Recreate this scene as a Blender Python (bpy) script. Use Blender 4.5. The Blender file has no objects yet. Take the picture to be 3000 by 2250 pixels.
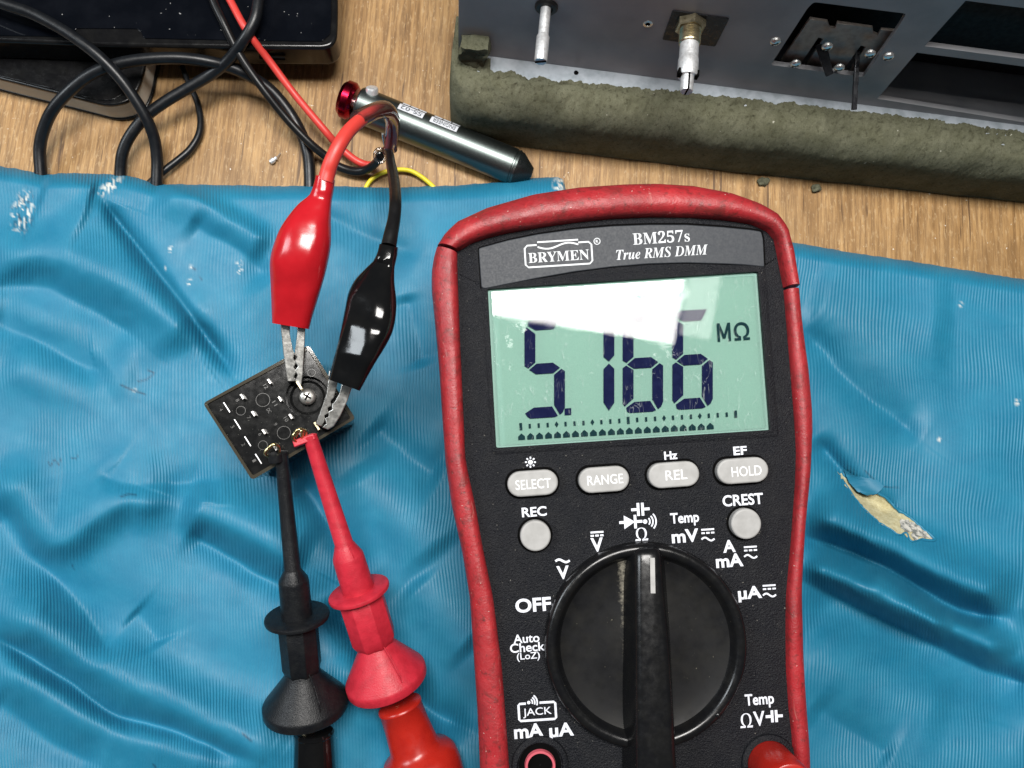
import bpy, bmesh, math, random
import numpy as np
from mathutils import Vector as V, Matrix, noise
from mathutils.geometry import tessellate_polygon

random.seed(7)
rng = np.random.default_rng(11)
S = bpy.context.scene
COL = S.collection
# ------------------------------------------------------------------ camera (1 unit = 1 cm)
F = 2250.0                                   # focal length in photo pixels (photo 3000 x 2250)
CAMZ = 22.8
down = V(((1340 - 1500) / F, -(1500 - 1125) / F, -1.0)).normalized()
zc = -down
yc = (V((0, 1, 0)) - zc * zc.y).normalized()
xc = yc.cross(zc)
R = Matrix((xc, yc, zc))                     # camera -> world
C0 = V((0, 0, CAMZ))
cam = bpy.data.cameras.new('camera')
cam.sensor_width = 36
cam.lens = 36 * F / 3000
cam.clip_start = 0.1
cam.clip_end = 2000
cam.dof.use_dof = True
cam.dof.focus_distance = 18.3
cam.dof.aperture_fstop = 0.6
camo = bpy.data.objects.new('camera', cam)
camo.matrix_world = Matrix.Translation(C0) @ R.to_4x4()
COL.objects.link(camo)
S.camera = camo
AX = R @ V((0, 0, -1))                       # optical axis


def ray(px, py):
    return (R @ V(((px - 1500) / F, -(py - 1125) / F, -1.0))).normalized()


def at(px, py, z=0.0):
    d = ray(px, py)
    return C0 + d * ((z - CAMZ) / d.z)


def hit(px, py, p0, n):
    d = ray(px, py)
    return C0 + d * ((p0 - C0).dot(n) / d.dot(n))


def depth(p):
    return (p - C0).dot(AX)


def to_px(p):
    q = R.transposed() @ (p - C0)
    return 1500 + F * q.x / -q.z, 1125 - F * q.y / -q.z


# ------------------------------------------------------------------ meter face frame (needed to place the lamp)
FC_PX = (1890, 1500)
MN = (V((0, 0, 1)) * 0.40 + (-AX) * 0.60).normalized()
MP = at(FC_PX[0], FC_PX[1], 4.8)
_a = hit(1437, 853, MP, MN)
_b = hit(2208, 804, MP, MN)
MU = (_b - _a).normalized()
MV = MN.cross(MU)
MO = hit(1895, 1893, MP, MN)


def mw(u, v, h=0.0):
    return MO + MU * u + MV * v + MN * h


def muv(px, py, h=0.0):
    p = hit(px, py, MO + MN * h, MN) - MO
    return p.dot(MU), p.dot(MV)


KPX = (V(muv(2000, 1500)) - V(muv(1900, 1500))).length / 100   # cm per photo px on the face

# ------------------------------------------------------------------ world and lamps
w = bpy.data.worlds.new('World')
S.world = w
w.use_nodes = True
bg = w.node_tree.nodes['Background']
bg.inputs[0].default_value = (0.80, 0.90, 1.0, 1)
bg.inputs[1].default_value = 0.07


def area(name, c, xdir, ydir, sx, sy, L, col):
    """area lamp, radiance L; xdir/ydir span it, it shines along -(xdir x ydir)"""
    la = bpy.data.lights.new(name, 'AREA')
    la.shape = 'RECTANGLE'
    la.size, la.size_y = sx, sy
    la.energy = L * math.pi * sx * sy
    la.color = col
    o = bpy.data.objects.new(name, la)
    x = xdir.normalized()
    z = x.cross(ydir).normalized()
    y = z.cross(x)
    o.matrix_world = Matrix.Translation(c) @ Matrix((x, y, z)).transposed().to_4x4()
    COL.objects.link(o)
    return o


def mirror(px, py, z):
    p = hit(px, py, MO, MN)
    d = ray(px, py)
    d = d - MN * (2 * d.dot(MN))
    return p + d * ((z - p.z) / d.z)


LZ = 62.0
# the ceiling lamp is where the glare on the display window sends us: its right and near edges show there
pr = mirror(1974, 1008, LZ)          # near right corner
pl = mirror(1440, 922, LZ)           # along the near edge
xd = (pr - pl).normalized()
yd = V((0, 0, 1)).cross(xd)
SX, SY = 34.0, 15.0
lamp = area('ceiling_lamp', pr - xd * SX / 2 + yd * SY / 2, xd, yd, SX, SY, 60.0, (1.0, 0.97, 0.93))
# its unlit-looking, dimmer end panel, also seen in the glare
pe = mirror(2072, 985, LZ)
WX = (pe - pr).dot(xd)
area('lamp_end_panel', pr + xd * (WX / 2 + .3) + yd * 8, xd, yd, WX, 14, 14.0, (1.0, 0.97, 0.93))
# a window off to the left
side = area('window_light', V((-96, 24, 88)), V((0.35, 1, 0)), V((0.6, 0, 1)), 42, 46, 22.0, (0.88, 0.95, 1.0))
_dir = (V((0, 0, 2)) - side.location).normalized()
side.rotation_euler = _dir.to_track_quat('-Z', 'Y').to_euler()

S.view_settings.view_transform = 'Standard'
try:
    S.view_settings.look = 'None'
except Exception:
    pass
S.view_settings.exposure = -0.68
S.view_settings.gamma = 1.0
S.cycles.max_bounces = 8
S.cycles.transparent_max_bounces = 12
S.cycles.use_denoising = True


# ------------------------------------------------------------------ materials
class NT:
    def __init__(s, name):
        s.m = bpy.data.materials.new(name)
        s.m.use_nodes = True
        s.t = s.m.node_tree
        s.b = s.t.nodes['Principled BSDF']
        s.out = s.t.nodes['Material Output']

    def n(s, typ, **kw):
        o = s.t.nodes.new('ShaderNode' + typ)
        for k, v in kw.items():
            if k.startswith('i_'):
                o.inputs[k[2:].replace('_', ' ')].default_value = v
            else:
                setattr(o, k, v)
        return o

    def l(s, a, b):
        s.t.links.new(a, b)

    def coord(s, kind='Object', scale=(1, 1, 1), rot=(0, 0, 0)):
        tc = s.n('TexCoord')
        mp = s.n('Mapping')
        mp.inputs['Scale'].default_value = scale
        mp.inputs['Rotation'].default_value = rot
        s.l(tc.outputs[kind], mp.inputs[0])
        return mp.outputs[0]

    def noise(s, vec, scale, detail=4, rough=.55, dist=0):
        o = s.n('TexNoise')
        o.inputs['Scale'].default_value = scale
        o.inputs['Detail'].default_value = detail
        o.inputs['Roughness'].default_value = rough
        o.inputs['Distortion'].default_value = dist
        s.l(vec, o.inputs['Vector'])
        return o.outputs['Fac']

    def ramp(s, fac, stops, interp='LINEAR'):
        o = s.n('ValToRGB')
        o.color_ramp.interpolation = interp
        e = o.color_ramp.elements
        while len(e) < len(stops):
            e.new(0.5)
        for i, (p, c) in enumerate(stops):
            e[i].position = p
            e[i].color = (c, c, c, 1) if isinstance(c, (int, float)) else (*c, 1)
        s.l(fac, o.inputs[0])
        return o.outputs[0]

    def mix(s, fac, a, b, blend='MIX'):
        o = s.n('MixRGB', blend_type=blend)
        for sock, v in ((o.inputs[0], fac), (o.inputs[1], a), (o.inputs[2], b)):
            if isinstance(v, (int, float)):
                sock.default_value = v
            elif isinstance(v, tuple):
                sock.default_value = (*v, 1)
            else:
                s.l(v, sock)
        return o.outputs[0]

    def math(s, op, a, b=None):
        o = s.n('Math', operation=op)
        for i, v in enumerate((a, b)):
            if v is None:
                continue
            if isinstance(v, (int, float)):
                o.inputs[i].default_value = v
            else:
                s.l(v, o.inputs[i])
        return o.outputs[0]

    def bump(s, h, strength, dist, prev=None):
        o = s.n('Bump')
        o.inputs['Strength'].default_value = strength
        o.inputs['Distance'].default_value = dist
        s.l(h, o.inputs['Height'])
        if prev is not None:
            s.l(prev, o.inputs['Normal'])
        return o.outputs[0]

    def set(s, col=None, rough=None, metal=None, normal=None, spec=None, coat=None, trans=None, ior=None):
        for k, v in (('Base Color', col), ('Roughness', rough), ('Metallic', metal), ('Normal', normal),
                     ('Specular IOR Level', spec), ('Coat Weight', coat), ('Transmission Weight', trans), ('IOR', ior)):
            if v is None:
                continue
            if isinstance(v, (int, float)):
                s.b.inputs[k].default_value = v
            elif isinstance(v, tuple):
                s.b.inputs[k].default_value = (*v, 1)
            else:
                s.l(v, s.b.inputs[k])
        return s.m


def simple(name, col, rough=.5, metal=0, c2=None, nscale=3, bumps=None, rvar=.12, specks=None, spec=None, coat=None,
           lo=.42, hi=.66):
    t = NT(name)
    vec = t.coord()
    f = t.noise(vec, nscale, 5)
    base = t.mix(t.ramp(f, [(lo, 0.0), (hi, 1.0)]), col, c2 if c2 else tuple(c * .82 for c in col))
    if specks:
        sc, thr, sp = specks
        sn = t.noise(vec, sc, 2, .5)
        base = t.mix(t.ramp(sn, [(thr, 0.0), (thr + .03, 1.0)]), base, sp)
    rr = t.ramp(t.noise(vec, nscale * 2.3, 4), [(.3, max(0.03, rough - rvar)), (.7, min(1, rough + rvar))])
    nrm = None
    if bumps:
        nrm = t.bump(t.noise(vec, bumps[0], 3, .6), bumps[1] * .55, bumps[2] * .6)
    return t.set(base, rr, metal, nrm, spec, coat)


M = {}
M['case'] = simple('meter_case_plastic', (.0065, .0072, .0098), .46, 0, (.0095, .0100, .012), 2.2, (26, 2.0, .06), .08, (17, .735, (.17, .16, .14)), .22)
M['plate'] = simple('nameplate_plastic', (.030, .034, .041), .50, 0, (.038, .042, .048), 9, (60, .2, .01), .06, None, .25)
M['knob'] = simple('knob_plastic', (.0055, .0057, .0065), .24, 0, (.008, .008, .008), 3, (40, .15, .008), .07, (20, .765, (.12, .11, .08)), .42)
M['dish'] = simple('knob_dish_plastic', (.0040, .0042, .0050), .50, 0, (.008, .0078, .007), 1.6, (45, .3, .01), .08, (15, .755, (.12, .11, .08)), .25)
M['print'] = simple('white_print', (.78, .80, .86), .5, 0, (.60, .62, .68), 14, None, .05, (34, .70, (.05, .05, .055)))
M['plateprint'] = simple('grey_print', (.60, .62, .64), .5, 0, (.5, .52, .54), 14, None, .05)
M['btn'] = simple('button_rubber', (.36, .355, .345), .55, 0, (.31, .305, .295), 4, (70, .15, .006), .05)
M['btnprint'] = simple('button_print', (.80, .80, .80), .5)
M['lcdink'] = simple('display_segment', (.005, .007, .042), .6, 0, (.008, .011, .052), 5, None, .05, None, .04)
M['lcdink2'] = simple('display_mark', (.006, .026, .034), .6, 0, (.009, .032, .040), 5, None, .05, None, .04)
M['lcdghost'] = simple('display_field', (.20, .24, .27), .6)
M['black'] = simple('black_recess', (.002, .002, .002), .8, 0, None, 3, None, .05, None, .05)
M['steel'] = simple('bare_steel', (.72, .71, .69), .26, .8, (.52, .51, .48), 8, (30, .15, .01), .08)
M['alu'] = simple('machined_aluminium', (.78, .79, .80), .40, .65, (.60, .60, .60), 10, (40, .3, .01), .08)
M['dullsteel'] = simple('dull_tinned_steel', (.60, .59, .56), .32, .85, (.40, .39, .36), 5, (14, .35, .02), .08, None, None, None, .40, .70)
M['brass'] = simple('aged_brass', (.46, .40, .27), .32, .9, (.30, .25, .15), 5, (20, .1, .01), .08)
M['goldwire'] = simple('gold_plated_wire', (.78, .66, .34), .26, 1, (.6, .5, .25), 9)
M['redboot'] = simple('glossy_red_vinyl', (.42, .010, .016), .20, 0, (.36, .008, .013), 1.6, (6, .10, .03), .04)
M['blackboot'] = simple('glossy_black_vinyl', (.004, .0042, .0046), .12, 0, (.006, .006, .006), 1.6, (5, .16, .04), .04)
M['redwire'] = simple('red_wire_jacket', (.58, .045, .035), .45, 0, (.52, .038, .03), 3, (30, .1, .01), .05)
M['blackwire'] = simple('black_wire_jacket', (.006, .006, .0065), .34, 0, (.009, .009, .009), 3, (30, .1, .01), .05, None, .25)
M['cable'] = simple('black_rubber_cable', (.0050, .0058, .0075), .36, 0, (.008, .0095, .0115), 4, (34, .3, .01), .05, None, .36)
M['yellow'] = simple('yellow_wire_jacket', (.80, .66, .03), .45, 0, (.72, .58, .02), 4)
M['redprobe'] = simple('red_moulded_nylon', (.50, .022, .040), .44, 0, (.40, .016, .030), 4, (28, .9, .025), .06, None, .4)
M['blackprobe'] = simple('black_moulded_nylon', (.0060, .0068, .0085), .40, 0, (.010, .011, .012), 5, (28, 1.0, .03), .06, None, .30)
M['redplug'] = simple('red_plug_plastic', (.38, .016, .009), .28, 0, (.33, .013, .008), 3, (20, .1, .01), .05)
M['pinkring'] = simple('pink_socket_ring', (.55, .10, .13), .45)
M['relaybase'] = simple('relay_base_plastic', (.0065, .0068, .0070), .12, 0, (.012, .0122, .012), 3, None, .03, (22, .72, (.08, .08, .07)), .42)
M['emboss_glint'] = simple('relay_mark_highlight', (.050, .050, .047), .3)  # lighter than the base: highlights on the raised marks put into the colour
M['tablet'] = simple('tablet_black_glass', (.0022, .0028, .0045), .07, 0, (.0040, .0048, .0070), 1.2, None, .03, (9, .74, (.25, .25, .25)), .30)
M['tabletside'] = simple('tablet_black_rim', (.005, .005, .0055), .20, 0, (.008, .008, .008), 2, None, .06, None, .3)
M['leather'] = simple('black_leatherette', (.004, .004, .0045), .24, 0, (.006, .006, .006), 3, (14, .35, .02), .06, None, .35)
M['nozzle'] = simple('black_nozzle', (.008, .010, .010), .3)
M['redknob'] = simple('red_anodised_metal', (.36, .008, .030), .25, 1, (.25, .006, .02), 4, None, .05)
M['labelprint'] = simple('pump_print', (.62, .64, .68), .45, 0, (.45, .46, .5), 20)
M['labelink'] = simple('pump_ink', (.10, .11, .12), .5)
M['grom'] = simple('black_grommet', (.006, .006, .006), .45)
M['panel'] = simple('radio_panel_metal', (.300, .298, .312), .46, .12, (.235, .242, .256), .7, (50, .15, .008), .05)
M['flange'] = simple('bare_flange_metal', (.42, .46, .50), .45, .2, (.30, .34, .37), 3, (20, .2, .01), .06)
M['plate_dark'] = simple('radio_mount_plate', (.020, .021, .024), .32, .5)
M['slide'] = simple('slide_switch_steel', (.36, .315, .28), .40, .3, (.27, .235, .21), 6, (30, .2, .01), .08)
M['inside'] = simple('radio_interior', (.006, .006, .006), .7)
M['crumb'] = simple('foam_crumb', (.12, .12, .075), .95, 0, (.05, .05, .03), 8)


def red_rubber():
    t = NT('worn_red_rubber')
    v = t.coord()
    big = t.noise(v, 0.9, 6, .62)
    fine = t.noise(v, 7, 6, .7)
    c = t.mix(t.ramp(big, [(.35, 0.0), (.68, 1.0)]), (.360, .019, .024), (.240, .014, .018))
    mid = t.noise(v, 2.4, 6, .72, .8)
    c = t.mix(t.ramp(mid, [(.52, 0.0), (.66, .80)]), c, (.130, .016, .014))
    c = t.mix(t.ramp(mid, [(.30, .70), (.42, 0.0)]), c, (.44, .030, .032))
    c = t.mix(t.ramp(fine, [(.55, 0.0), (.70, .8)]), c, (.060, .014, .012))
    sc = t.coord('Object', (1, .18, 1))
    scr = t.noise(sc, 9, 5, .7, 1.2)
    c = t.mix(t.ramp(scr, [(.63, 0.0), (.70, .60)]), c, (.42, .14, .12))
    dots = t.noise(v, 15, 2, .5)
    c = t.mix(t.ramp(dots, [(.735, 0.0), (.76, .8)]), c, (.62, .50, .44))
    r = t.ramp(t.noise(v, 3, 5), [(.3, .36), (.7, .58)])
    b = t.bump(t.noise(v, 22, 4, .65), .45, .02)
    b = t.bump(big, .5, .10, b)
    return t.set(c, r, 0, b)


def vinyl():
    t = NT('blue_ribbed_vinyl')
    uv = t.coord('UV')
    warp = t.n('TexNoise')
    warp.inputs['Scale'].default_value = 0.35
    warp.inputs['Detail'].default_value = 1
    t.l(uv, warp.inputs['Vector'])
    sub = t.n('VectorMath', operation='SUBTRACT')
    t.l(warp.outputs['Color'], sub.inputs[0])
    sub.inputs[1].default_value = (.5, .5, .5)
    scl = t.n('VectorMath', operation='SCALE')
    t.l(sub.outputs[0], scl.inputs[0])
    scl.inputs['Scale'].default_value = 0.5
    add = t.n('VectorMath', operation='ADD')
    t.l(uv, add.inputs[0])
    t.l(scl.outputs[0], add.inputs[1])
    wv = t.n('TexWave', wave_type='BANDS', bands_direction='X', wave_profile='SIN')
    wv.inputs['Scale'].default_value = 3.3           # one rib per ~9 photo px
    wv.inputs['Distortion'].default_value = .25
    wv.inputs['Detail'].default_value = 2
    wv.inputs['Detail Scale'].default_value = 3
    t.l(add.outputs[0], wv.inputs['Vector'])
    amt = t.ramp(t.noise(uv, .45, 3, .5), [(.36, .12), (.60, 1.0)])
    ribs = t.mix(amt, (.5, .5, .5), wv.outputs['Color'])
    f = t.noise(uv, 1.1, 6, .6)
    c = t.mix(t.ramp(f, [(.35, 0.0), (.7, 1.0)]), (.0065, .150, .265), (.013, .186, .308))
    fib = t.noise(t.coord('UV', (26, 5, 1)), 2, 3, .6)
    c = t.mix(t.ramp(fib, [(.3, 0.0), (.75, .22)]), c, (.04, .27, .42))
    dk = t.noise(uv, 9, 4, .7)
    c = t.mix(t.ramp(dk, [(.71, 0.0), (.76, .6)]), c, (.006, .08, .17))
    wt = t.noise(uv, 12, 3, .6)
    c = t.mix(t.ramp(wt, [(.75, 0.0), (.77, .35)]), c, (.55, .68, .74))
    at_ = t.n('Attribute', attribute_name='wear')
    c = t.mix(at_.outputs['Fac'], c, (.62, .64, .60))
    at2 = t.n('Attribute', attribute_name='cut')
    c = t.mix(at2.outputs['Fac'], c, (.006, .045, .09))
    b = t.bump(ribs, .75, .018)
    b = t.bump(t.noise(uv, 26, 3, .6), .14, .012, b)
    r = t.ramp(t.noise(uv, 2.4, 5), [(.3, .50), (.7, .62)])
    return t.set(c, r, 0, b, .50)


def wood():
    t = NT('oak_laminate')
    base = t.coord('Object', (1, 1, 1), (0, 0, math.radians(4)))
    long_ = t.n('Mapping')
    long_.inputs['Scale'].default_value = (1, .07, 1)
    t.l(base, long_.inputs[0])
    g1 = t.noise(long_.outputs[0], 3.2, 7, .62, .6)
    fine = t.n('Mapping')
    fine.inputs['Scale'].default_value = (1, .045, 1)
    t.l(base, fine.inputs[0])
    g2 = t.noise(fine.outputs[0], 15, 5, .7, .3)
    c = t.ramp(g1, [(.28, (.135, .066, .021)), (.40, (.345, .192, .070)), (.57, (.480, .290, .120)), (.74, (.215, .110, .037))])
    c = t.mix(t.ramp(g2, [(.40, .72), (.58, 0.0)]), c, (.150, .078, .028))
    m2 = t.n('Mapping')
    m2.inputs['Scale'].default_value = (1, .30, 1)
    t.l(base, m2.inputs[0])
    pores = t.noise(m2.outputs[0], 12, 4, .65, .4)
    c = t.mix(t.ramp(pores, [(.55, 0.0), (.66, .65)]), c, (.52, .36, .19))
    blot = t.noise(base, .55, 4, .6)
    c = t.mix(t.ramp(blot, [(.40, .35), (.62, 0.0)]), c, (.19, .105, .042))
    crack = t.noise(fine.outputs[0], 6, 3, .5, .2)
    c = t.mix(t.ramp(crack, [(.655, 0.0), (.69, .8)]), c, (.075, .036, .015))
    dust = t.noise(base, 8.5, 2, .5)
    c = t.mix(t.ramp(dust, [(.75, 0.0), (.77, .8)]), c, (.75, .68, .58))
    b = t.bump(g2, .25, .015)
    r = t.ramp(g1, [(.3, .42), (.7, .55)])
    return t.set(c, r, 0, b)


def foam():
    t = NT('olive_foam')
    v = t.coord()
    f = t.noise(v, 1.6, 6, .65)
    c = t.mix(t.ramp(f, [(.35, 0.0), (.7, 1.0)]), (.100, .101, .064), (.160, .160, .110))
    f2 = t.noise(v, 9, 6, .75)
    f3 = t.noise(v, 26, 5, .8)
    c = t.mix(t.ramp(f2, [(.36, .7), (.47, 0.0)]), c, (.035, .034, .019))
    c = t.mix(t.ramp(f3, [(.38, .5), (.60, 0.0)]), c, (.060, .058, .034))
    wt = t.noise(v, 6, 2, .5)
    c = t.mix(t.ramp(wt, [(.755, 0.0), (.775, .8)]), c, (.45, .44, .36))
    b = t.bump(f3, .6, .02)
    b = t.bump(t.noise(v, 30, 4, .7), .6, .02, b)
    return t.set(c, .95, 0, b, .15)


def lcd():
    t = NT('display_reflector')
    v = t.coord()
    f = t.noise(v, 60, 3, .6)
    c = t.mix(t.ramp(f, [(.35, 0.0), (.65, 1.0)]), (.175, .305, .262), (.220, .365, .312))
    return t.set(c, .7, 0)


def lens():
    t = NT('scratched_display_window')
    v = t.coord()
    fr = t.n('Fresnel')
    fr.inputs['IOR'].default_value = 1.46
    tr = t.n('BsdfTransparent')
    tr.inputs[0].default_value = (.95, .985, .965, 1)
    gl = t.n('BsdfGlossy', distribution='BECKMANN')
    rough = t.ramp(t.noise(v, 1.5, 6, .7), [(.40, .035), (.58, .055), (.64, .10), (.70, .38)])
    t.l(rough, gl.inputs['Roughness'])
    mx = t.n('MixShader')
    t.l(fr.outputs[0], mx.inputs[0])
    t.l(tr.outputs[0], mx.inputs[1])
    t.l(gl.outputs[0], mx.inputs[2])
    # scratches: thin lines of stretched, warped noise
    fac = None
    for ang, sc, th in ((25, 5.2, .012), (-38, 6.3, .010), (80, 4.4, .009)):
        mv = t.coord('Object', (1, .22, 1), (0, 0, math.radians(ang)))
        nz = t.noise(mv, sc, 2, .5, .5)
        d = t.math('ABSOLUTE', t.math('SUBTRACT', nz, .5))
        line = t.ramp(d, [(0.0, 1.0), (th, 0.0)])
        msk = t.ramp(t.noise(t.coord('Object', (1, 1, 1), (0, 0, ang)), 1.9, 2), [(.55, 0.0), (.66, 1.0)])
        q = t.math('MULTIPLY', line, msk)
        fac = q if fac is None else t.math('MAXIMUM', fac, q)
    df = t.n('BsdfDiffuse')
    df.inputs[0].default_value = (.75, .82, .80, 1)
    mx2 = t.n('MixShader')
    t.l(t.math('MULTIPLY', fac, .22), mx2.inputs[0])
    t.l(mx.outputs[0], mx2.inputs[1])
    t.l(df.outputs[0], mx2.inputs[2])
    t.l(mx2.outputs[0], t.out.inputs[0])
    return t.m


def clear(name, tint, ior=1.45, rough=.05, body=.0, bodycol=(.1, .08, .05)):
    t = NT(name)
    fr = t.n('Fresnel')
    fr.inputs['IOR'].default_value = ior
    tr = t.n('BsdfTransparent')
    tr.inputs[0].default_value = (*tint, 1)
    df = t.n('BsdfDiffuse')
    df.inputs[0].default_value = (*bodycol, 1)
    m0 = t.n('MixShader')
    m0.inputs[0].default_value = body
    t.l(tr.outputs[0], m0.inputs[1])
    t.l(df.outputs[0], m0.inputs[2])
    gl = t.n('BsdfGlossy')
    gl.inputs['Roughness'].default_value = rough
    mx = t.n('MixShader')
    t.l(fr.outputs[0], mx.inputs[0])
    t.l(m0.outputs[0], mx.inputs[1])
    t.l(gl.outputs[0], mx.inputs[2])
    t.l(mx.outputs[0], t.out.inputs[0])
    return t.m


def pages():
    t = NT('notebook_page_edges')
    v = t.coord('Object', (1, 1, 40))
    f = t.noise(v, 1.5, 4, .6)
    return t.set(t.mix(f, (.45, .42, .36), (.70, .66, .58)), .8, 0, t.bump(f, .5, .02))


def brushed():
    t = NT('brushed_green_grey_metal')
    v = t.coord()
    f = t.noise(v, 26, 3, .6)
    return t.set(t.mix(f, (.120, .142, .138), (.170, .198, .190)), t.ramp(f, [(.3, .32), (.7, .40)]), 1.0)


def lining():
    t = NT('cream_backing')
    v = t.coord()
    f = t.noise(v, 6, 6, .7)
    c = t.mix(t.ramp(f, [(.35, 0.0), (.65, 1.0)]), (.42, .37, .20), (.60, .56, .36))
    d = t.noise(v, 13, 3, .6)
    c = t.mix(t.ramp(d, [(.68, 0.0), (.72, .8)]), c, (.12, .10, .05))
    return t.set(c, .9, 0, t.bump(f, .6, .03))


M['holster'] = red_rubber()


def dusty_dish(m_):
    """dust settled in the corner along the left foot of the grip"""
    t_ = m_.node_tree
    b_ = t_.nodes['Principled BSDF']
    old = b_.inputs['Base Color'].links[0].from_socket
    tc = t_.nodes.new('ShaderNodeTexCoord')
    dp = t_.nodes.new('ShaderNodeVectorMath')
    dp.operation = 'DOT_PRODUCT'
    dp.inputs[1].default_value = MU
    t_.links.new(tc.outputs['Object'], dp.inputs[0])

    def mth(op, a, b=None):
        n_ = t_.nodes.new('ShaderNodeMath')
        n_.operation = op
        for i_, q_ in enumerate((a, b)):
            if q_ is not None:
                if isinstance(q_, (int, float)):
                    n_.inputs[i_].default_value = q_
                else:
                    t_.links.new(q_, n_.inputs[i_])
        return n_.outputs[0]
    u0 = (mw(-.44, 0, 0) - mw(0, 2.0, -4.0)).dot(MU)
    d_ = mth('ABSOLUTE', mth('SUBTRACT', dp.outputs['Value'], u0))
    near = mth('MAXIMUM', mth('SUBTRACT', 1.0, mth('DIVIDE', d_, .20)), 0.0)
    nz = t_.nodes.new('ShaderNodeTexNoise')
    nz.inputs['Scale'].default_value = 11
    nz.inputs['Detail'].default_value = 5
    nz.inputs['Roughness'].default_value = .75
    t_.links.new(tc.outputs['Object'], nz.inputs['Vector'])
    k_ = mth('MULTIPLY', mth('MAXIMUM', mth('SUBTRACT', mth('ADD', nz.outputs['Fac'], mth('MULTIPLY', near, .32)), .62), 0.0), 3.2)
    mx = t_.nodes.new('ShaderNodeMixRGB')
    t_.links.new(mth('MINIMUM', mth('MULTIPLY', k_, near), .8), mx.inputs[0])
    t_.links.new(old, mx.inputs[1])
    mx.inputs[2].default_value = (.26, .24, .19, 1)
    t_.links.new(mx.outputs[0], b_.inputs['Base Color'])


dusty_dish(M['dish'])
M['vinyl'] = vinyl()
M['wood'] = wood()
M['foam'] = foam()
M['lcd'] = lcd()
M['lens'] = lens()
M['cover'] = clear('smoky_clear_cover', (.80, .77, .68), 1.7, .08, .45, (.105, .092, .066))
M['sleeve'] = clear('clear_sleeve', (.93, .90, .90), 1.45, .04, .06, (.5, .3, .3))
M['pages'] = pages()
M['brushed'] = brushed()
M['lining'] = lining()
M['fibre'] = simple('white_frayed_fibre', (.62, .60, .54), .9, 0, (.16, .17, .16), 7, (20, .6, .03), .05, None, None, None, .40, .60)

# ------------------------------------------------------------------ mesh helpers
ROOT = {}


def thing(name, loc, label, cat, group=None):
    o = bpy.data.objects.new(name, None)
    o.empty_display_size = .3
    COL.objects.link(o)
    o.location = loc
    o['label'] = label
    o['category'] = cat
    if group:
        o['group'] = group
    ROOT[o] = V(loc)
    return o


def mk(name, verts, faces, mat, parent=None, smooth=None, bev=0, seg=2, label=None, sub=0):
    """world-space verts -> one mesh object; parent = thing or part"""
    verts = [V(v) for v in verts]
    if parent is not None:
        off = ROOT[parent]
    else:
        lo = V((min(v.x for v in verts), min(v.y for v in verts), min(v.z for v in verts)))
        hi = V((max(v.x for v in verts), max(v.y for v in verts), max(v.z for v in verts)))
        off = V(((lo.x + hi.x) / 2, (lo.y + hi.y) / 2, lo.z))
    me = bpy.data.meshes.new(name)
    me.from_pydata([v - off for v in verts], [], faces)
    me.update()
    bm = bmesh.new()
    bm.from_mesh(me)
    bmesh.ops.recalc_face_normals(bm, faces=bm.faces)
    bm.to_mesh(me)
    bm.free()
    me.materials.append(mat)
    o = bpy.data.objects.new(name, me)
    COL.objects.link(o)
    if parent is None:
        o.location = off
    else:
        o.parent = parent
    ROOT[o] = off
    if smooth:
        me.polygons.foreach_set('use_smooth', [True] * len(me.polygons))
        me.set_sharp_from_angle(angle=math.radians(smooth))
    if bev:
        b = o.modifiers.new('bevel', 'BEVEL')
        b.width = bev
        b.segments = seg
        b.limit_method = 'ANGLE'
        b.angle_limit = math.radians(35)
        b.harden_normals = False
        if not smooth:
            me.polygons.foreach_set('use_smooth', [True] * len(me.polygons))
            me.set_sharp_from_angle(angle=math.radians(35))
    if sub:
        s_ = o.modifiers.new('subdivision', 'SUBSURF')
        s_.levels = s_.render_levels = sub
    if label:
        o['label'] = label
    return o


def tag(o, label, cat, group=None):
    o['label'] = label
    o['category'] = cat
    if group:
        o['group'] = group
    return o


def prism(outer, holes, top, bot, wf, bottom=True, holefloor=False):
    """outline (list of 2d) with holes, extruded from bot to top; wf(x, y, h) -> world. returns verts, faces"""
    rings = [outer] + list(holes)
    verts, idx = [], []
    flat = []
    for r in rings:
        flat += r
    n = len(flat)
    verts = [wf(x, y, top) for x, y in flat] + [wf(x, y, bot) for x, y in flat]
    faces = []
    if holes:
        tris = tessellate_polygon([[V((x, y, 0)) for x, y in r] for r in rings])
        faces += [tuple(t) for t in tris]
        if bottom:
            faces += [tuple(i + n for i in reversed(t)) for t in tris]
    else:
        faces.append(tuple(range(len(outer))))
        if bottom:
            faces.append(tuple(i + n for i in reversed(range(len(outer)))))
    s = 0
    for r in rings:
        k = len(r)
        for i in range(k):
            a, b = s + i, s + (i + 1) % k
            faces.append((a, a + n, b + n, b))
        s += k
    return verts, faces


def join(*vf):
    V_, F_ = [], []
    for v, f in vf:
        o = len(V_)
        V_ += list(v)
        F_ += [tuple(i + o for i in t) for t in f]
    return V_, F_


def cr(pts, n):
    """Catmull-Rom through points (any dimension, lists of floats); n samples per span"""
    P = [np.array(p, float) for p in pts]
    P = [2 * P[0] - P[1]] + P + [2 * P[-1] - P[-2]]
    out = []
    for i in range(1, len(P) - 2):
        a, b, c, d = P[i - 1:i + 3]
        for k in range(n):
            t = k / n
            out.append(.5 * (2 * b + (c - a) * t + (2 * a - 5 * b + 4 * c - d) * t * t + (3 * b - a - 3 * c + d) * t ** 3))
    out.append(P[-2])
    return out


def resample(pts, n):
    P = np.array(pts, float)
    d = np.r_[0, np.cumsum(np.linalg.norm(np.diff(P, axis=0), axis=1))]
    s = np.linspace(0, d[-1], n)
    return np.stack([np.interp(s, d, P[:, k]) for k in range(P.shape[1])], 1)


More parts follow.
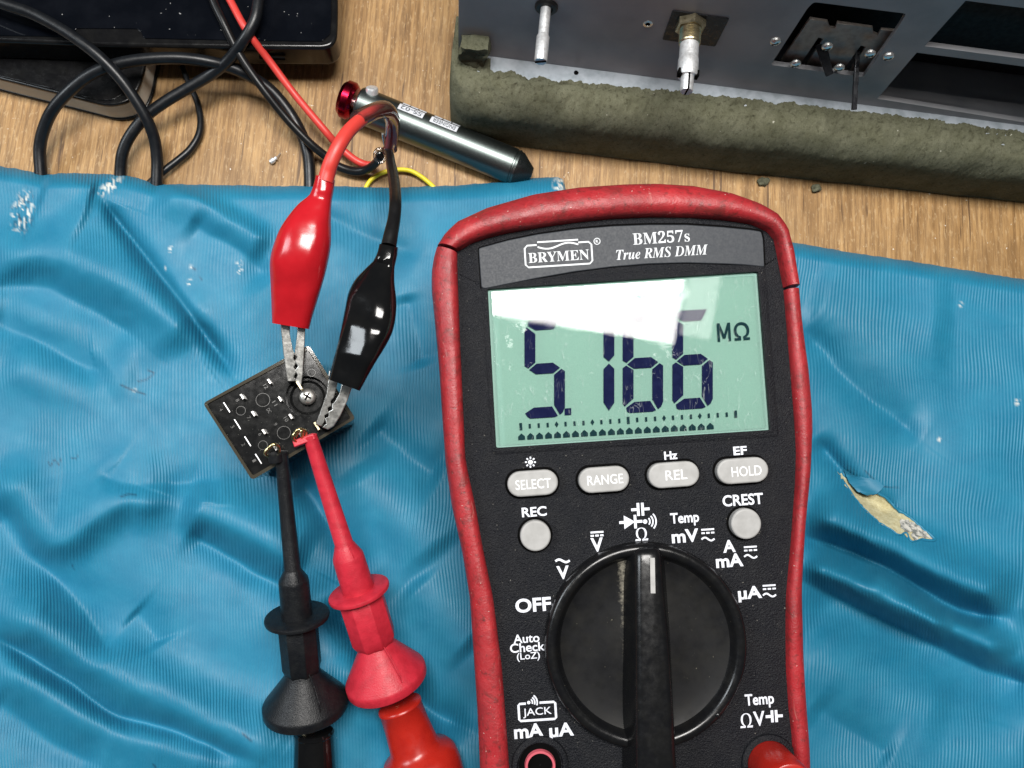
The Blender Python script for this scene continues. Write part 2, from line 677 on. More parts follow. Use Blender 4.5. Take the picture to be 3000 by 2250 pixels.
def sweep(pts, rads, n=16, caps=True, up=None, flat=1.0):
    """tube through world points with a radius per point"""
    pts = [V(p) for p in pts]
    T = []
    for i in range(len(pts)):
        a, b = pts[max(0, i - 1)], pts[min(len(pts) - 1, i + 1)]
        d = b - a
        T.append(d.normalized() if d.length > 1e-9 else (T[-1] if T else V((0, 0, 1))))
    ref = V(up) if up is not None else V((0, 0, 1))
    if abs(T[0].dot(ref)) > .95:
        ref = V((1, 0, 0))
    x = (ref - T[0] * ref.dot(T[0])).normalized()
    vs, fs = [], []
    for i, p in enumerate(pts):
        x = (x - T[i] * x.dot(T[i])).normalized()
        y = T[i].cross(x)
        for k in range(n):
            a = 2 * math.pi * k / n
            vs.append(p + x * (math.cos(a) * rads[i] * flat) + y * (math.sin(a) * rads[i]))
    for i in range(len(pts) - 1):
        for k in range(n):
            a, b = i * n + k, i * n + (k + 1) % n
            fs.append((a, b, b + n, a + n))
    if caps:
        fs.append(tuple(reversed(range(n))))
        fs.append(tuple(range((len(pts) - 1) * n, len(pts) * n)))
    return vs, fs


def spin(p0, p1, prof, n=24, ref=None, caps=True, phase=0):
    """solid of revolution about p0->p1; prof = [(distance along axis, radius)]"""
    ax = (p1 - p0).normalized()
    ref = ref or V((0, 0, 1))
    if abs(ax.dot(ref)) > .95:
        ref = V((0, 1, 0))
    x = (ref - ax * ref.dot(ax)).normalized()
    y = ax.cross(x)
    vs, fs = [], []
    for t, r in prof:
        for k in range(n):
            a = 2 * math.pi * (k + phase) / n
            vs.append(p0 + ax * t + x * (math.cos(a) * r) + y * (math.sin(a) * r))
    for i in range(len(prof) - 1):
        for k in range(n):
            a, b = i * n + k, i * n + (k + 1) % n
            fs.append((a, b, b + n, a + n))
    if caps:
        fs.append(tuple(reversed(range(n))))
        fs.append(tuple(range((len(prof) - 1) * n, len(prof) * n)))
    return vs, fs


def box(c, x, y, z):
    """box centred at c with half-vectors x, y, z"""
    vs = [c + x * a + y * b + z * d for a in (-1, 1) for b in (-1, 1) for d in (-1, 1)]
    return vs, [(0, 1, 3, 2), (4, 6, 7, 5), (0, 4, 5, 1), (2, 3, 7, 6), (0, 2, 6, 4), (1, 5, 7, 3)]


def ellipsoid(c, x, y, z, n=16, m=9):
    vs, fs = [], []
    for i in range(m + 1):
        th = math.pi * i / m
        for k in range(n):
            a = 2 * math.pi * k / n
            vs.append(c + x * (math.sin(th) * math.cos(a)) + y * (math.sin(th) * math.sin(a)) + z * math.cos(th))
    for i in range(m):
        for k in range(n):
            a, b = i * n + k, i * n + (k + 1) % n
            fs.append((a, b, b + n, a + n))
    return vs, fs


def px_tube(name, pts, mat, parent=None, n=14, per=6, label=None, flat=1.0, smooth=60):
    """pts = [(px, py, z, diameter in photo px)] -> smooth tube"""
    q = cr(pts, per)
    P = [at(a[0], a[1], a[2]) for a in q]
    r = [max(.2, a[3]) / 2 * depth(p) / F for a, p in zip(q, P)]
    v, f = sweep(P, r, n, flat=flat)
    return mk(name, v, f, mat, parent, smooth=smooth, label=label)


def ngon(cx, cy, r, n=32, ry=None, ph=0):
    ry = r if ry is None else ry
    return [(cx + r * math.cos(2 * math.pi * (k + ph) / n), cy + ry * math.sin(2 * math.pi * (k + ph) / n)) for k in range(n)]


def rrect(x0, y0, x1, y1, r, n=5):
    out = []
    for cx, cy, a0 in ((x1 - r, y1 - r, 0), (x0 + r, y1 - r, 90), (x0 + r, y0 + r, 180), (x1 - r, y0 + r, 270)):
        for k in range(n + 1):
            a = math.radians(a0 + 90 * k / n)
            out.append((cx + r * math.cos(a), cy + r * math.sin(a)))
    return out


def round_poly(pts, r, n=5):
    """round the corners of a 2d polygon"""
    out = []
    N = len(pts)
    for i in range(N):
        p, a, b = V(pts[i]), V(pts[i - 1]), V(pts[(i + 1) % N])
        da, db = (a - p), (b - p)
        rr = min(r, da.length * .45, db.length * .45)
        s, e = p + da.normalized() * rr, p + db.normalized() * rr
        for k in range(n + 1):
            t = k / n
            q = s * (1 - t) ** 2 + p * (2 * t * (1 - t)) + e * t * t
            out.append((q.x, q.y))
    return out


def text_vf(txt, wf, cu, cv, wid, hei, h, thick=.006, bold=.0, shear=0, rot=0):
    """lettering as flat raised print: bounding box wid x hei centred at (cu, cv) on the plane of wf"""
    cd = bpy.data.curves.new('t', 'FONT')
    cd.body = txt
    cd.size = 1
    cd.offset = bold
    cd.shear = shear
    cd.resolution_u = 4
    o = bpy.data.objects.new('t', cd)
    COL.objects.link(o)
    dg = bpy.context.evaluated_depsgraph_get()
    me = bpy.data.meshes.new_from_object(o.evaluated_get(dg))
    P = [(v.co.x, v.co.y) for v in me.vertices]
    fs = [tuple(p.vertices) for p in me.polygons]
    bpy.data.objects.remove(o)
    bpy.data.curves.remove(cd)
    bpy.data.meshes.remove(me)
    if not P:
        return [], []
    x0, x1 = min(p[0] for p in P), max(p[0] for p in P)
    y0, y1 = min(p[1] for p in P), max(p[1] for p in P)
    sx, sy = wid / max(1e-6, x1 - x0), hei / max(1e-6, y1 - y0)
    cr_, sr_ = math.cos(rot), math.sin(rot)
    vs = []
    for x, y in P:
        a, b = (x - (x0 + x1) / 2) * sx, (y - (y0 + y1) / 2) * sy
        vs.append(wf(cu + a * cr_ - b * sr_, cv + a * sr_ + b * cr_, h + thick))
    return vs, fs


# numpy value noise
def vnoise(x, y, seed):
    g = np.random.default_rng(seed).random((97, 89))
    xi, yi = np.floor(x).astype(int), np.floor(y).astype(int)
    fx, fy = x - xi, y - yi
    fx, fy = fx * fx * fx * (fx * (6 * fx - 15) + 10), fy * fy * fy * (fy * (6 * fy - 15) + 10)
    G = lambda a, b: g[a % 97, b % 89]
    return (G(xi, yi) * (1 - fx) + G(xi + 1, yi) * fx) * (1 - fy) + (G(xi, yi + 1) * (1 - fx) + G(xi + 1, yi + 1) * fx) * fy - .5


def fbm(x, y, seed, o=4, gain=.5):
    r, a = 0, 1
    for k in range(o):
        r = r + a * vnoise(x * 2 ** k + 13.7 * k, y * 2 ** k + 7.1 * k, seed + k)
        a *= gain
    return r


# ================================================================== SETTING
tv = [(-90, -60, 0), (90, -60, 0), (90, 70, 0), (-90, 70, 0), (-90, -60, -2.5), (90, -60, -2.5), (90, 70, -2.5), (-90, 70, -2.5)]
table = mk('tabletop', tv, [(0, 1, 2, 3), (7, 6, 5, 4), (0, 4, 5, 1), (1, 5, 6, 2), (2, 6, 7, 3), (3, 7, 4, 0)], M['wood'])
table['kind'] = 'structure'

# ================================================================== BLUE VINYL SHEET
TOPB = np.array([(-760, 455), (-120, 470), (0, 487), (59, 496), (127, 511), (211, 507), (274, 509), (363, 511), (422, 526), (456, 539), (591, 541),
                 (800, 545), (900, 544), (1153, 550), (1334, 543), (1479, 532), (1569, 521), (1634, 519), (1650, 526), (1656, 545),
                 (1662, 585), (1680, 630), (1760, 660), (2000, 680), (2334, 712), (2493, 739), (2686, 768), (2830, 792), (3000, 818), (3120, 836), (3760, 925)], float)

# folds: (polyline in photo px, height cm, width above, width below) ; negative height = valley
FOLDS = [
    ([(287, 570), (350, 652), (405, 720), (464, 800), (527, 889), (591, 973), (688, 1112)], -.30, 26, 20),
    ([(127, 511), (200, 535), (287, 570)], .16, 30, 90),
    ([(240, 560), (300, 660), (380, 770), (470, 900), (560, 1020)], .16, 60, 120),
    ([(456, 541), (548, 581), (633, 627), (717, 678), (797, 728)], .22, 24, 60),
    ([(544, 640), (620, 690), (696, 730), (793, 835)], -.15, 45, 50),
    ([(-60, 775), (84, 745), (169, 754), (253, 787), (380, 838), (506, 935), (600, 1035)], .22, 60, 45),
    ([(-60, 860), (60, 840), (160, 855), (300, 925), (420, 1010)], -.14, 40, 60),
    ([(-60, 925), (126, 1011), (253, 1085), (320, 1060)], -.20, 55, 60),
    ([(0, 1050), (120, 1090), (250, 1120), (420, 1080)], .10, 50, 50),
    ([(-40, 1370), (66, 1481), (133, 1571), (190, 1575), (265, 1521), (351, 1462), (440, 1465), (530, 1473)], .30, 75, 42),
    ([(530, 1473), (597, 1501), (729, 1561), (822, 1614), (900, 1660)], .34, 70, 45),
    ([(290, 1360), (320, 1400), (390, 1420), (520, 1420), (660, 1410)], -.14, 50, 35),
    ([(-40, 1450), (40, 1540), (110, 1640), (219, 1757), (298, 1880), (340, 1940)], -.26, 60, 75),
    ([(540, 1560), (620, 1600), (700, 1650), (815, 1712), (860, 1740)], -.24, 40, 40),
    ([(-40, 1750), (133, 1846), (265, 1932), (398, 2005), (530, 2078), (663, 2145), (782, 2211), (860, 2270)], .32, 70, 52),
    ([(-40, 1840), (133, 1952), (232, 2025), (345, 2098), (497, 2138), (663, 2204), (760, 2240)], -.36, 36, 36),
    ([(-40, 1930), (133, 2025), (265, 2092), (398, 2145), (597, 2204), (700, 2260)], .22, 44, 60),
    ([(-40, 2030), (166, 2184), (300, 2260)], -.18, 60, 70),
    ([(390, 1790), (430, 1830), (470, 1900)], -.12, 50, 60),
    ([(870, 1395), (929, 1491), (1010, 1600), (1080, 1700)], -.22, 40, 40),
    ([(1040, 1360), (1100, 1440), (1200, 1530), (1300, 1640)], .16, 70, 60),
    ([(1080, 1240), (1180, 1330), (1300, 1400)], -.22, 60, 70),
    ([(960, 1740), (1026, 1853), (1120, 1960), (1243, 2064), (1387, 2150)], -.36, 45, 50),
    ([(1000, 1900), (1080, 2010), (1180, 2120), (1330, 2240)], .16, 30, 50),
    ([(1180, 860), (1210, 960), (1250, 1080)], -.12, 40, 60),
    ([(860, 620), (960, 640), (1100, 700), (1240, 760)], -.12, 40, 60),
    ([(1200, 1700), (1300, 1800), (1400, 1900)], .15, 60, 60),
    # right of the meter
    ([(2330, 960), (2372, 989), (2493, 1124), (2589, 1206), (2700, 1290)], -.22, 60, 45),
    ([(2360, 870), (2500, 920), (2650, 960), (2800, 960)], .14, 120, 90),
    ([(2387, 1279), (2454, 1370), (2505, 1440), (2640, 1520)], -.26, 30, 34),
    ([(2345, 1488), (2454, 1533), (2556, 1579), (2659, 1625), (2761, 1672), (2864, 1718), (2980, 1775)], .46, 52, 34),
    ([(2340, 1570), (2454, 1608), (2556, 1646), (2633, 1684), (2710, 1735), (2787, 1780), (2864, 1803), (2945, 1806)], -.50, 26, 26),
    ([(2505, 1677), (2600, 1715), (2684, 1769), (2864, 1871), (2980, 1925)], .34, 30, 30),
    ([(2340, 1650), (2454, 1700), (2556, 1754), (2680, 1810), (2790, 1870)], .38, 30, 24),
    ([(2335, 1706), (2454, 1758), (2556, 1806), (2659, 1858), (2761, 1912), (2864, 1962), (2966, 2000), (3060, 2030)], -.50, 30, 105),
    ([(2360, 1850), (2500, 1950), (2650, 2030), (2800, 2080)], .10, 70, 90),
    ([(2380, 2060), (2480, 2140), (2620, 2220)], -.14, 60, 80),
]


def seg_dist(px, py, line):
    best = np.full(px.shape, 1e9)
    sgn = np.zeros(px.shape)
    tt = np.zeros(px.shape)
    L = [0]
    for a, b in zip(line[:-1], line[1:]):
        L.append(L[-1] + math.hypot(b[0] - a[0], b[1] - a[1]))
    for i, (a, b) in enumerate(zip(line[:-1], line[1:])):
        dx, dy = b[0] - a[0], b[1] - a[1]
        l2 = dx * dx + dy * dy
        t = np.clip(((px - a[0]) * dx + (py - a[1]) * dy) / l2, 0, 1)
        ex, ey = px - (a[0] + t * dx), py - (a[1] + t * dy)
        d = np.hypot(ex, ey)
        m = d < best
        best = np.where(m, d, best)
        sgn = np.where(m, np.sign(dx * (py - a[1]) - dy * (px - a[0])), sgn)
        tt = np.where(m, (L[i] + t * math.sqrt(l2)) / L[-1], tt)
    return best, sgn, tt


def smooth_line(l):
    return [tuple(p) for p in cr(l, 3)]


def sheet_z(px, py):
    px, py = np.asarray(px, float), np.asarray(py, float)
    wx = px + 10 * fbm(px / 130, py / 130, 5, 3)
    wy = py + 10 * fbm(px / 130, py / 130, 25, 3)
    z = 1.08 + .36 * fbm(px / 460, py / 460, 40, 2)
    rdg = fbm((px + .75 * py) / 700, (py - .55 * px) / 150, 60, 3)          # fine pulled creases, running down to the right
    z = z + .05 * rdg * np.clip(.5 + 1.2 * fbm(px / 300, py / 300, 70, 2), 0, 1)
    for line, amp, wu, wd in FOLDS:
        xs, ys = [p[0] for p in line], [p[1] for p in line]
        pad = 3.2 * max(wu, wd)
        m = (px > min(xs) - pad) & (px < max(xs) + pad) & (py > min(ys) - pad) & (py < max(ys) + pad)
        if not m.any():
            continue
        d, s, t = seg_dist(wx[m], wy[m], smooth_line(line))
        wid = np.where(s > 0, wd, wu)
        tap = np.clip(np.minimum(t, 1 - t) / .16, 0, 1)
        tap = .15 + .85 * (tap * tap * (3 - 2 * tap))
        # ridges are rounded, valleys are creased
        pw_ = 2.0 if amp > 0 else 1.35
        dd = np.sqrt(d * d + 9) - 3
        z[m] += (2.3 if amp > 0 else 2.1) * amp * tap * np.exp(-(dd / (wid * (1.35 if amp > 0 else .95))) ** pw_)
    z = .08 + .20 * np.log1p(np.exp(np.clip((z - .08) / .20, -30, 30)))
    e = py - np.interp(px, TOPB[:, 0], TOPB[:, 1])
    e = np.minimum(e, np.minimum(np.minimum(px + 752, 3752 - px), 3040 - py))
    k = np.clip(e / 46, 0, 1)
    z = .03 + (z - .03) * np.sqrt(np.clip(1 - (1 - k) ** 2, 0, 1))
    return z


def sz(px, py):
    return float(sheet_z(np.array([px]), np.array([py]))[0])


gx = np.r_[np.linspace(-752, -122, 44), np.linspace(-110, 3110, 640), np.linspace(3122, 3752, 44)]
tt = np.r_[np.linspace(0, 1, 400) ** 1.05, np.linspace(1.01, 1.354, 44)]
NX, NY = len(gx), len(tt)
yt = np.interp(gx, TOPB[:, 0], TOPB[:, 1])
yt = yt + 2.5 * fbm(gx / 22, gx * 0, 90, 3)
PX = np.repeat(gx[:, None], NY, 1)
PY = np.where(tt[None, :] <= 1, yt[:, None] + (2380 - yt[:, None]) * tt[None, :], 2380 + (tt[None, :] - 1) * 1860)
PZ = sheet_z(PX, PY)
Rn = np.array(R)
D = np.stack([(PX - 1500) / F, -(PY - 1125) / F, -np.ones_like(PX)], -1) @ Rn.T
W = np.array(C0) + D * ((PZ - CAMZ) / D[..., 2])[..., None]
ctr = np.array([W[..., 0].mean(), W[..., 1].mean(), 0.0])
me = bpy.data.meshes.new('vinyl_sheet')
me.vertices.add(NX * NY)
me.vertices.foreach_set('co', (W - ctr).reshape(-1))
I, J = np.meshgrid(np.arange(NX - 1), np.arange(NY - 1), indexing='ij')
q = np.stack([I * NY + J, I * NY + J + 1, (I + 1) * NY + J + 1, (I + 1) * NY + J], -1).reshape(-1, 4)
me.loops.add(q.size)
me.loops.foreach_set('vertex_index', q.reshape(-1).astype(np.int32))
me.polygons.add(len(q))
me.polygons.foreach_set('loop_start', np.arange(0, q.size, 4, dtype=np.int32))
me.polygons.foreach_set('use_smooth', np.ones(len(q), bool))
uvl = me.uv_layers.new(name='UVMap')
uvs = np.stack([PX / 100, PY / 100], -1).reshape(-1, 2)[q.reshape(-1)]
uvl.data.foreach_set('uv', uvs.reshape(-1).astype(np.float32))
me.update(calc_edges=True)


def blob(cx, cy, rx, ry, ang):
    a = math.radians(ang)
    x, y = PX - cx, PY - cy
    u, v = (x * math.cos(a) + y * math.sin(a)) / rx, (-x * math.sin(a) + y * math.cos(a)) / ry
    return np.clip(1.25 - np.hypot(u, v), 0, 1)


speck = np.clip((fbm(PX / 6.5, PY / 15, 300, 3) - .06) * 6, 0, 1)
wear = blob(66, 622, 30, 62, 14) * speck * 1.6
wear = np.maximum(wear, blob(322, 545, 16, 44, 52) * (np.clip((vnoise(PX / 5, PY / 9, 310)) * 6, 0, 1)) * 1.4)
wear = np.maximum(wear, blob(1640, 540, 20, 24, 0) * np.clip((fbm(PX / 8, PY / 8, 320, 2) + .12) * 5, 0, 1) * 1.5)
for cx, cy, r in ((500, 730, 7), (488, 785, 5), (558, 782, 6), (556, 828, 8), (700, 775, 9), (703, 792, 8), (2980, 1178, 8), (2752, 1288, 5), (394, 1142, 5), (2815, 892, 6)):
    wear = np.maximum(wear, blob(cx, cy, r * 1.1, r * 1.5, 20) * np.clip(fbm(PX / 7, PY / 7, 340, 2) * 5 + .6, 0, 1))
cut = blob(70, 622, 42, 74, 14) * np.clip((fbm(PX / 7, PY / 16, 330, 3) - .08) * 4, 0, 1) * .9
for line, wd in (([(405, 1118), (430, 1112), (448, 1098), (452, 1092), (432, 1084)], 4), ([(355, 1128), (385, 1142), (425, 1155)], 5),
                 ([(140, 1352), (148, 1366), (160, 1345), (172, 1362), (180, 1340)], 3), ([(205, 1340), (222, 1345), (228, 1335)], 3),
                 ([(355, 1455), (375, 1448), (398, 1450)], 5), ([(566, 785), (572, 790)], 5), ([(712, 2150), (735, 2170)], 6), ([(212, 1655), (216, 1668)], 3),
                 ([(587, 812), (590, 820)], 4), ([(450, 2240), (460, 2255)], 5), ([(2535, 1380), (2580, 1425), (2632, 1428)], 3)):
    d, _, _ = seg_dist(PX, PY, line)
    cut = np.maximum(cut, np.clip(1 - d / wd, 0, 1) * .85)
for nm, arr in (('wear', wear), ('cut', cut)):
    a = me.attributes.new(nm, 'FLOAT', 'POINT')
    a.data.foreach_set('value', np.clip(arr, 0, 1).reshape(-1).astype(np.float32))
me.materials.append(M['vinyl'])
sheet = bpy.data.objects.new('vinyl_sheet', me)
COL.objects.link(sheet)
sheet.location = ctr
ROOT[sheet] = V(ctr)
tag(sheet, 'blue ribbed vinyl sheet rumpled over the wooden bench, torn and scuffed', 'sheet')


def on_sheet(px, py, dz=0.0):
    return at(px, py, sz(px, py) + dz)


# the tear: cream backing shows through, one blue flap curls over it
def sheet_patch(name, poly, dz, mat, jag=0, grid=7, lift=None):
    poly = [tuple(p) for p in resample(poly + [poly[0]], 90)[:-1]]
    if jag:
        poly = [(x + jag * noise.noise(V((x / 11, y / 11, 3))), y + jag * noise.noise(V((x / 11, y / 11, 9)))) for x, y in poly]
    cx, cy = sum(p[0] for p in poly) / len(poly), sum(p[1] for p in poly) / len(poly)
    # fan rings towards the medial line keep it close to the sheet
    rings = 6
    vs, fs = [], []
    n = len(poly)
    tri = tessellate_polygon([[V((x, y, 0)) for x, y in poly]])
    bm = bmesh.new()
    bv = [bm.verts.new((x, y, 0)) for x, y in poly]
    for t_ in tri:
        try:
            bm.faces.new([bv[i] for i in t_])
        except Exception:
            pass
    bmesh.ops.subdivide_edges(bm, edges=[e for e in bm.edges if e.calc_length() > 16], cuts=3, use_grid_fill=True)
    bmesh.ops.triangulate(bm, faces=bm.faces)
    bm.verts.index_update()
    for v_ in bm.verts:
        dd = dz + (lift(v_.co.x, v_.co.y) if lift else 0)
        vs.append(on_sheet(v_.co.x, v_.co.y, dd))
    fs = [tuple(v_.index for v_ in f_.verts) for f_ in bm.faces]
    bm.free()
    return mk(name, vs, fs, mat, sheet, smooth=60)


tear = [(2452, 1378), (2478, 1400), (2505, 1432), (2536, 1450), (2572, 1444), (2600, 1462), (2628, 1492), (2660, 1512), (2700, 1545), (2738, 1582),
        (2700, 1580), (2672, 1586), (2655, 1562), (2632, 1566), (2600, 1545), (2575, 1530), (2546, 1502), (2520, 1476), (2500, 1450), (2475, 1415)]
sheet_patch('torn_backing', tear, .025, M['lining'], 9)
flap = [(2470, 1372), (2500, 1392), (2540, 1400), (2575, 1408), (2590, 1425), (2570, 1446), (2540, 1452), (2512, 1440), (2488, 1415)]
sheet_patch('torn_flap', flap, .06, M['vinyl'], 2, lift=lambda x, y: .26 * max(0, min(1, (y - 1392) / 55)))
for k_, (e_, r_) in enumerate(((tear[4:11], .055), (tear[10:16] + [(2575, 1530), (2520, 1478), (2475, 1415)], .030))):
    rim = [on_sheet(x + 3 * noise.noise(V((x / 14, y / 14, k_))), y + 3 * noise.noise(V((x / 14, y / 14, 5 + k_))), .03) for x, y in cr(e_, 6)]
    mk('curled_edge', *sweep(rim, [r_ * (.7 + .5 * abs(noise.noise(p * 4))) for p in rim], 8), M['vinyl'], sheet, smooth=60)
fray = sheet_patch('frayed_fibre', [(2632, 1528), (2660, 1520), (2700, 1548), (2736, 1582), (2700, 1574), (2680, 1590), (2668, 1562), (2645, 1552)], .05, M['fibre'], 10)

# ================================================================== MULTIMETER
KU = lambda d: d * KPX
meter = thing('multimeter', mw(0, 2.0, -4.0), 'black handheld digital multimeter in a worn red rubber holster, reading 5.166', 'multimeter')
OL = [(1440, 2900), (1412, 2500), (1405, 2250), (1398, 2100), (1388, 1950), (1375, 1760), (1352, 1620), (1322, 1490), (1303, 1360), (1293, 1220), (1284, 1080), (1270, 930), (1261, 840), (1261, 790), (1268, 745), (1276, 722)]
OT = [(1278, 716), (1300, 680), (1335, 645), (1424, 603), (1560, 563), (1695, 542), (1830, 533), (1926, 531), (2034, 538), (2143, 559), (2224, 590), (2278, 624), (2306, 665), (2326, 732), (2342, 838)]
OR = [(2344, 846), (2353, 949), (2373, 1085), (2383, 1193), (2384, 1260), (2376, 1390), (2360, 1550), (2352, 1700), (2354, 1800), (2358, 1930), (2368, 2080), (2376, 2200), (2382, 2400), (2380, 2600), (2350, 2900)]
IL = [(1540, 2900), (1510, 2500), (1493, 2250), (1482, 2100), (1472, 1962), (1445, 1749), (1414, 1600), (1393, 1480), (1375, 1400), (1364, 1346), (1354, 1120), (1348, 988), (1341, 800), (1340, 760), (1340, 750), (1340, 742)]
IT = [(1342, 736), (1386, 711), (1425, 698), (1467, 687), (1575, 668), (1684, 652), (1793, 641), (1901, 636), (2010, 637), (2118, 644), (2200, 656), (2248, 678), (2268, 702), (2278, 750), (2296, 842)]
IR = [(2297, 850), (2308, 980), (2322, 1150), (2330, 1254), (2334, 1330), (2331, 1416), (2318, 1596), (2304, 1749), (2303, 1850), (2304, 1962), (2312, 2080), (2322, 2165), (2328, 2400), (2320, 2600), (2290, 2900)]


def holster_part(name, o, i, rise, label=None):
    n = 70
    o, i = resample(o, n), resample(i, n)
    vs, fs = [], []
    prof_n = None
    for k in range(n):
        O = V(muv(o[k][0], o[k][1], 0.0))
        Iu = V(muv(i[k][0], i[k][1], 0.05))
        wob = 1 + .10 * noise.noise(V((o[k][0] / 90, o[k][1] / 90, 4)))
        d = (O - Iu)
        ring = []
        rr = rise * wob
        for t, hh in ((-.04, -.30), (0.0, -.05), (.04, rr * .55), (.14, rr * .88), (.30, rr), (.50, rr * .96), (.68, rr * .80), (.83, rr * .45), (.94, -.02), (1.0, -.35), (1.0, -.9), (.97, -2.2), (.90, -3.9)):
            q_ = Iu + d * t
            ring.append(mw(q_.x, q_.y, hh))
        prof_n = len(ring)
        vs += ring
    for k in range(n - 1):
        for j in range(prof_n - 1):
            a = k * prof_n + j
            fs.append((a, a + 1, a + 1 + prof_n, a + prof_n))
        a = k * prof_n
        fs.append((a, a + prof_n, a + 2 * prof_n - 1, a + prof_n - 1))
    fs.append(tuple(range(prof_n)))
    fs.append(tuple(reversed(range((n - 1) * prof_n, n * prof_n))))
    return mk(name, vs, fs, M['holster'], meter, smooth=50, label=label)


holster_part('holster_side', OL, IL, .26)
holster_part('holster_cap', OT, IT, .42, 'thick red top band of the holster')
holster_part('holster_side', OR, IR, .26)

# case: a face plate with the display opening, over a deep body
gap = lambda pts, dx, dy: [(x + dx, y + dy) for x, y in pts]
face_px = list(IL) + list(IT) + list(IR)
cx_, cy_ = 1860, 1500
face_uv = [V(muv(x - (7 if x < 1860 else -7), y - (8 if y < 760 and 1360 < x < 2250 else 0))) for x, y in face_px]
LCDQ = [(1437, 853), (2212, 803), (2247, 1252), (1462, 1303)]
hole = round_poly([muv(x, y) for x, y in [(1429, 846), (2222, 795), (2258, 1259), (1454, 1312)]], .05)
front = prism([(p.x, p.y) for p in face_uv], [hole], 0, -.32, mw, bottom=False)
body = prism([(p.x, p.y) for p in face_uv], [], -.30, -3.9, mw)
mk('case', *join(front, body), M['case'], meter, bev=.05, seg=3)
# sloped bezel frame round the display
bo = [muv(x, y, .0) for x, y in [(1405, 822), (2244, 766), (2286, 1282), (1440, 1336)]]
bi = [muv(x, y, .10) for x, y in [(1427, 845), (2224, 793), (2260, 1261), (1452, 1314)]]
bo_r, bi_r = round_poly(bo, .10), round_poly(bi, .05)
n_ = len(bo_r)
vs = [mw(x, y, -.01) for x, y in bo_r] + [mw(x, y, .035) for x, y in round_poly([V(b).lerp(V(i_), .45) for b, i_ in zip(bo, bi)], .08)] + [mw(x, y, .035) for x, y in bi_r] + [mw(x, y, -.15) for x, y in bi_r]
fs = [(r * n_ + k, r * n_ + (k + 1) % n_, (r + 1) * n_ + (k + 1) % n_, (r + 1) * n_ + k) for r in range(3) for k in range(n_)]
mk('display_bezel', vs, fs, M['case'], meter, smooth=40)
# nameplate
NPL = [(1402, 727), (1490, 703), (1575, 686), (1684, 671), (1793, 662), (1901, 658), (2010, 658), (2118, 665), (2200, 673), (2230, 678), (2236, 700), (2240, 782),
       (2180, 776), (2118, 773), (2010, 770), (1901, 773), (1793, 782), (1684, 796), (1575, 815), (1490, 832), (1420, 846), (1410, 842)]
npl = round_poly([muv(x, y, .05) for x, y in NPL], .04, 2)
mk('plate_gap', *prism(round_poly([muv(1821 + (x - 1821) * 1.007, 755 + (y - 755) * 1.05, .0) for x, y in NPL], .05, 2), [], .008, -.05, mw), M['black'], meter)
plate = mk('nameplate', *prism(npl, [], .055, -.1, mw), M['plate'], meter, bev=.02)
# a soft ledge along the button row
led = [muv(x, y) for x, y in [(1452, 1440), (2300, 1384), (2300, 1404), (1456, 1470)]]


def print_text(txt, px, py, w_, h_, name='printed_legend', mat=None, parent=None, h=.0, bold=.02, shear=0, thick=.005, rot=0):
    u, v_ = muv(px, py, h)
    vs, fs = text_vf(txt, mw, u, v_, KU(w_), KU(h_), h, thick, bold, shear, rot)
    return mk(name, vs, fs, mat or M['print'], parent or meter)


def strokes(name, lines, width, parent=None, mat=None, h=.0, thick=.005, closed=False):
    """printed line work: polylines in photo px, width px -> one flat mesh (one mark)"""
    vs, fs = [], []
    for k, ln in enumerate(lines):
        P = [V(muv(x, y, h)) for x, y in ln]
        if closed:
            P = P + [P[0], P[1]]
        hw = KU(width) / 2
        L_, R_ = [], []
        for i in range(len(P)):
            d = (P[min(i + 1, len(P) - 1)] - P[max(i - 1, 0)]).normalized()
            nn = V((-d.y, d.x)) * hw
            L_.append(P[i] + nn)
            R_.append(P[i] - nn)
        b = len(vs)
        for a_, c_ in zip(L_, R_):
            vs += [mw(a_.x, a_.y, h + thick + k * .0006), mw(c_.x, c_.y, h + thick + k * .0006)]
        fs += [(b + 2 * i, b + 2 * i + 1, b + 2 * i + 3, b + 2 * i + 2) for i in range(len(P) - 1)]
    return vs, fs


def poly_vf(pts, h=.0, thick=.005):
    return [mw(*muv(x, y, h), h + thick) for x, y in pts], [tuple(range(len(pts)))]


def local(cx, cy, pts):
    """offsets in meter-aligned px (x right, y up) around a photo px centre -> photo px (face is ~parallel to the picture)"""
    a = math.atan2(-49, 771)
    out = []
    for x, y in pts:
        out.append((cx + x * math.cos(a) + y * math.sin(a) * 1.0, cy + x * math.sin(a) - y * math.cos(a)))
    return out


def mark(name, *vf, mat=None, parent=None):
    return mk(name, *join(*vf), mat or M['print'], parent or meter)


# nameplate lettering (serif glyphs)
sb = lambda s: ''.join(chr(0x1D400 + ord(c) - 65) if 'A' <= c <= 'Z' else chr(0x1D41A + ord(c) - 97) if 'a' <= c <= 'z' else chr(0x1D7CE + ord(c) - 48) if c.isdigit() else c for c in s)
sbi = lambda s: ''.join(chr(0x1D468 + ord(c) - 65) if 'A' <= c <= 'Z' else chr(0x1D482 + ord(c) - 97) if 'a' <= c <= 'z' else c for c in s)
HP = .057
print_text(sb('BRYMEN'), 1637, 751, 180, 30, 'brand_lettering', M['plateprint'], plate, HP, 0)
print_text(sb('BM257s'), 1937, 695, 170, 37, 'model_lettering', M['plateprint'], plate, HP, 0)
print_text(sbi('True RMS DMM'), 1940, 739, 275, 31, 'type_lettering', M['plateprint'], plate, HP, 0)
lb = local(1636, 742, [(-62, 28), (-90, 28), (-98, 20), (-98, -28), (-90, -36), (90, -36), (98, -28), (98, 20), (90, 28), (60, 28)])
lw1 = local(1636, 742, [(-60, 36), (60, 36)])
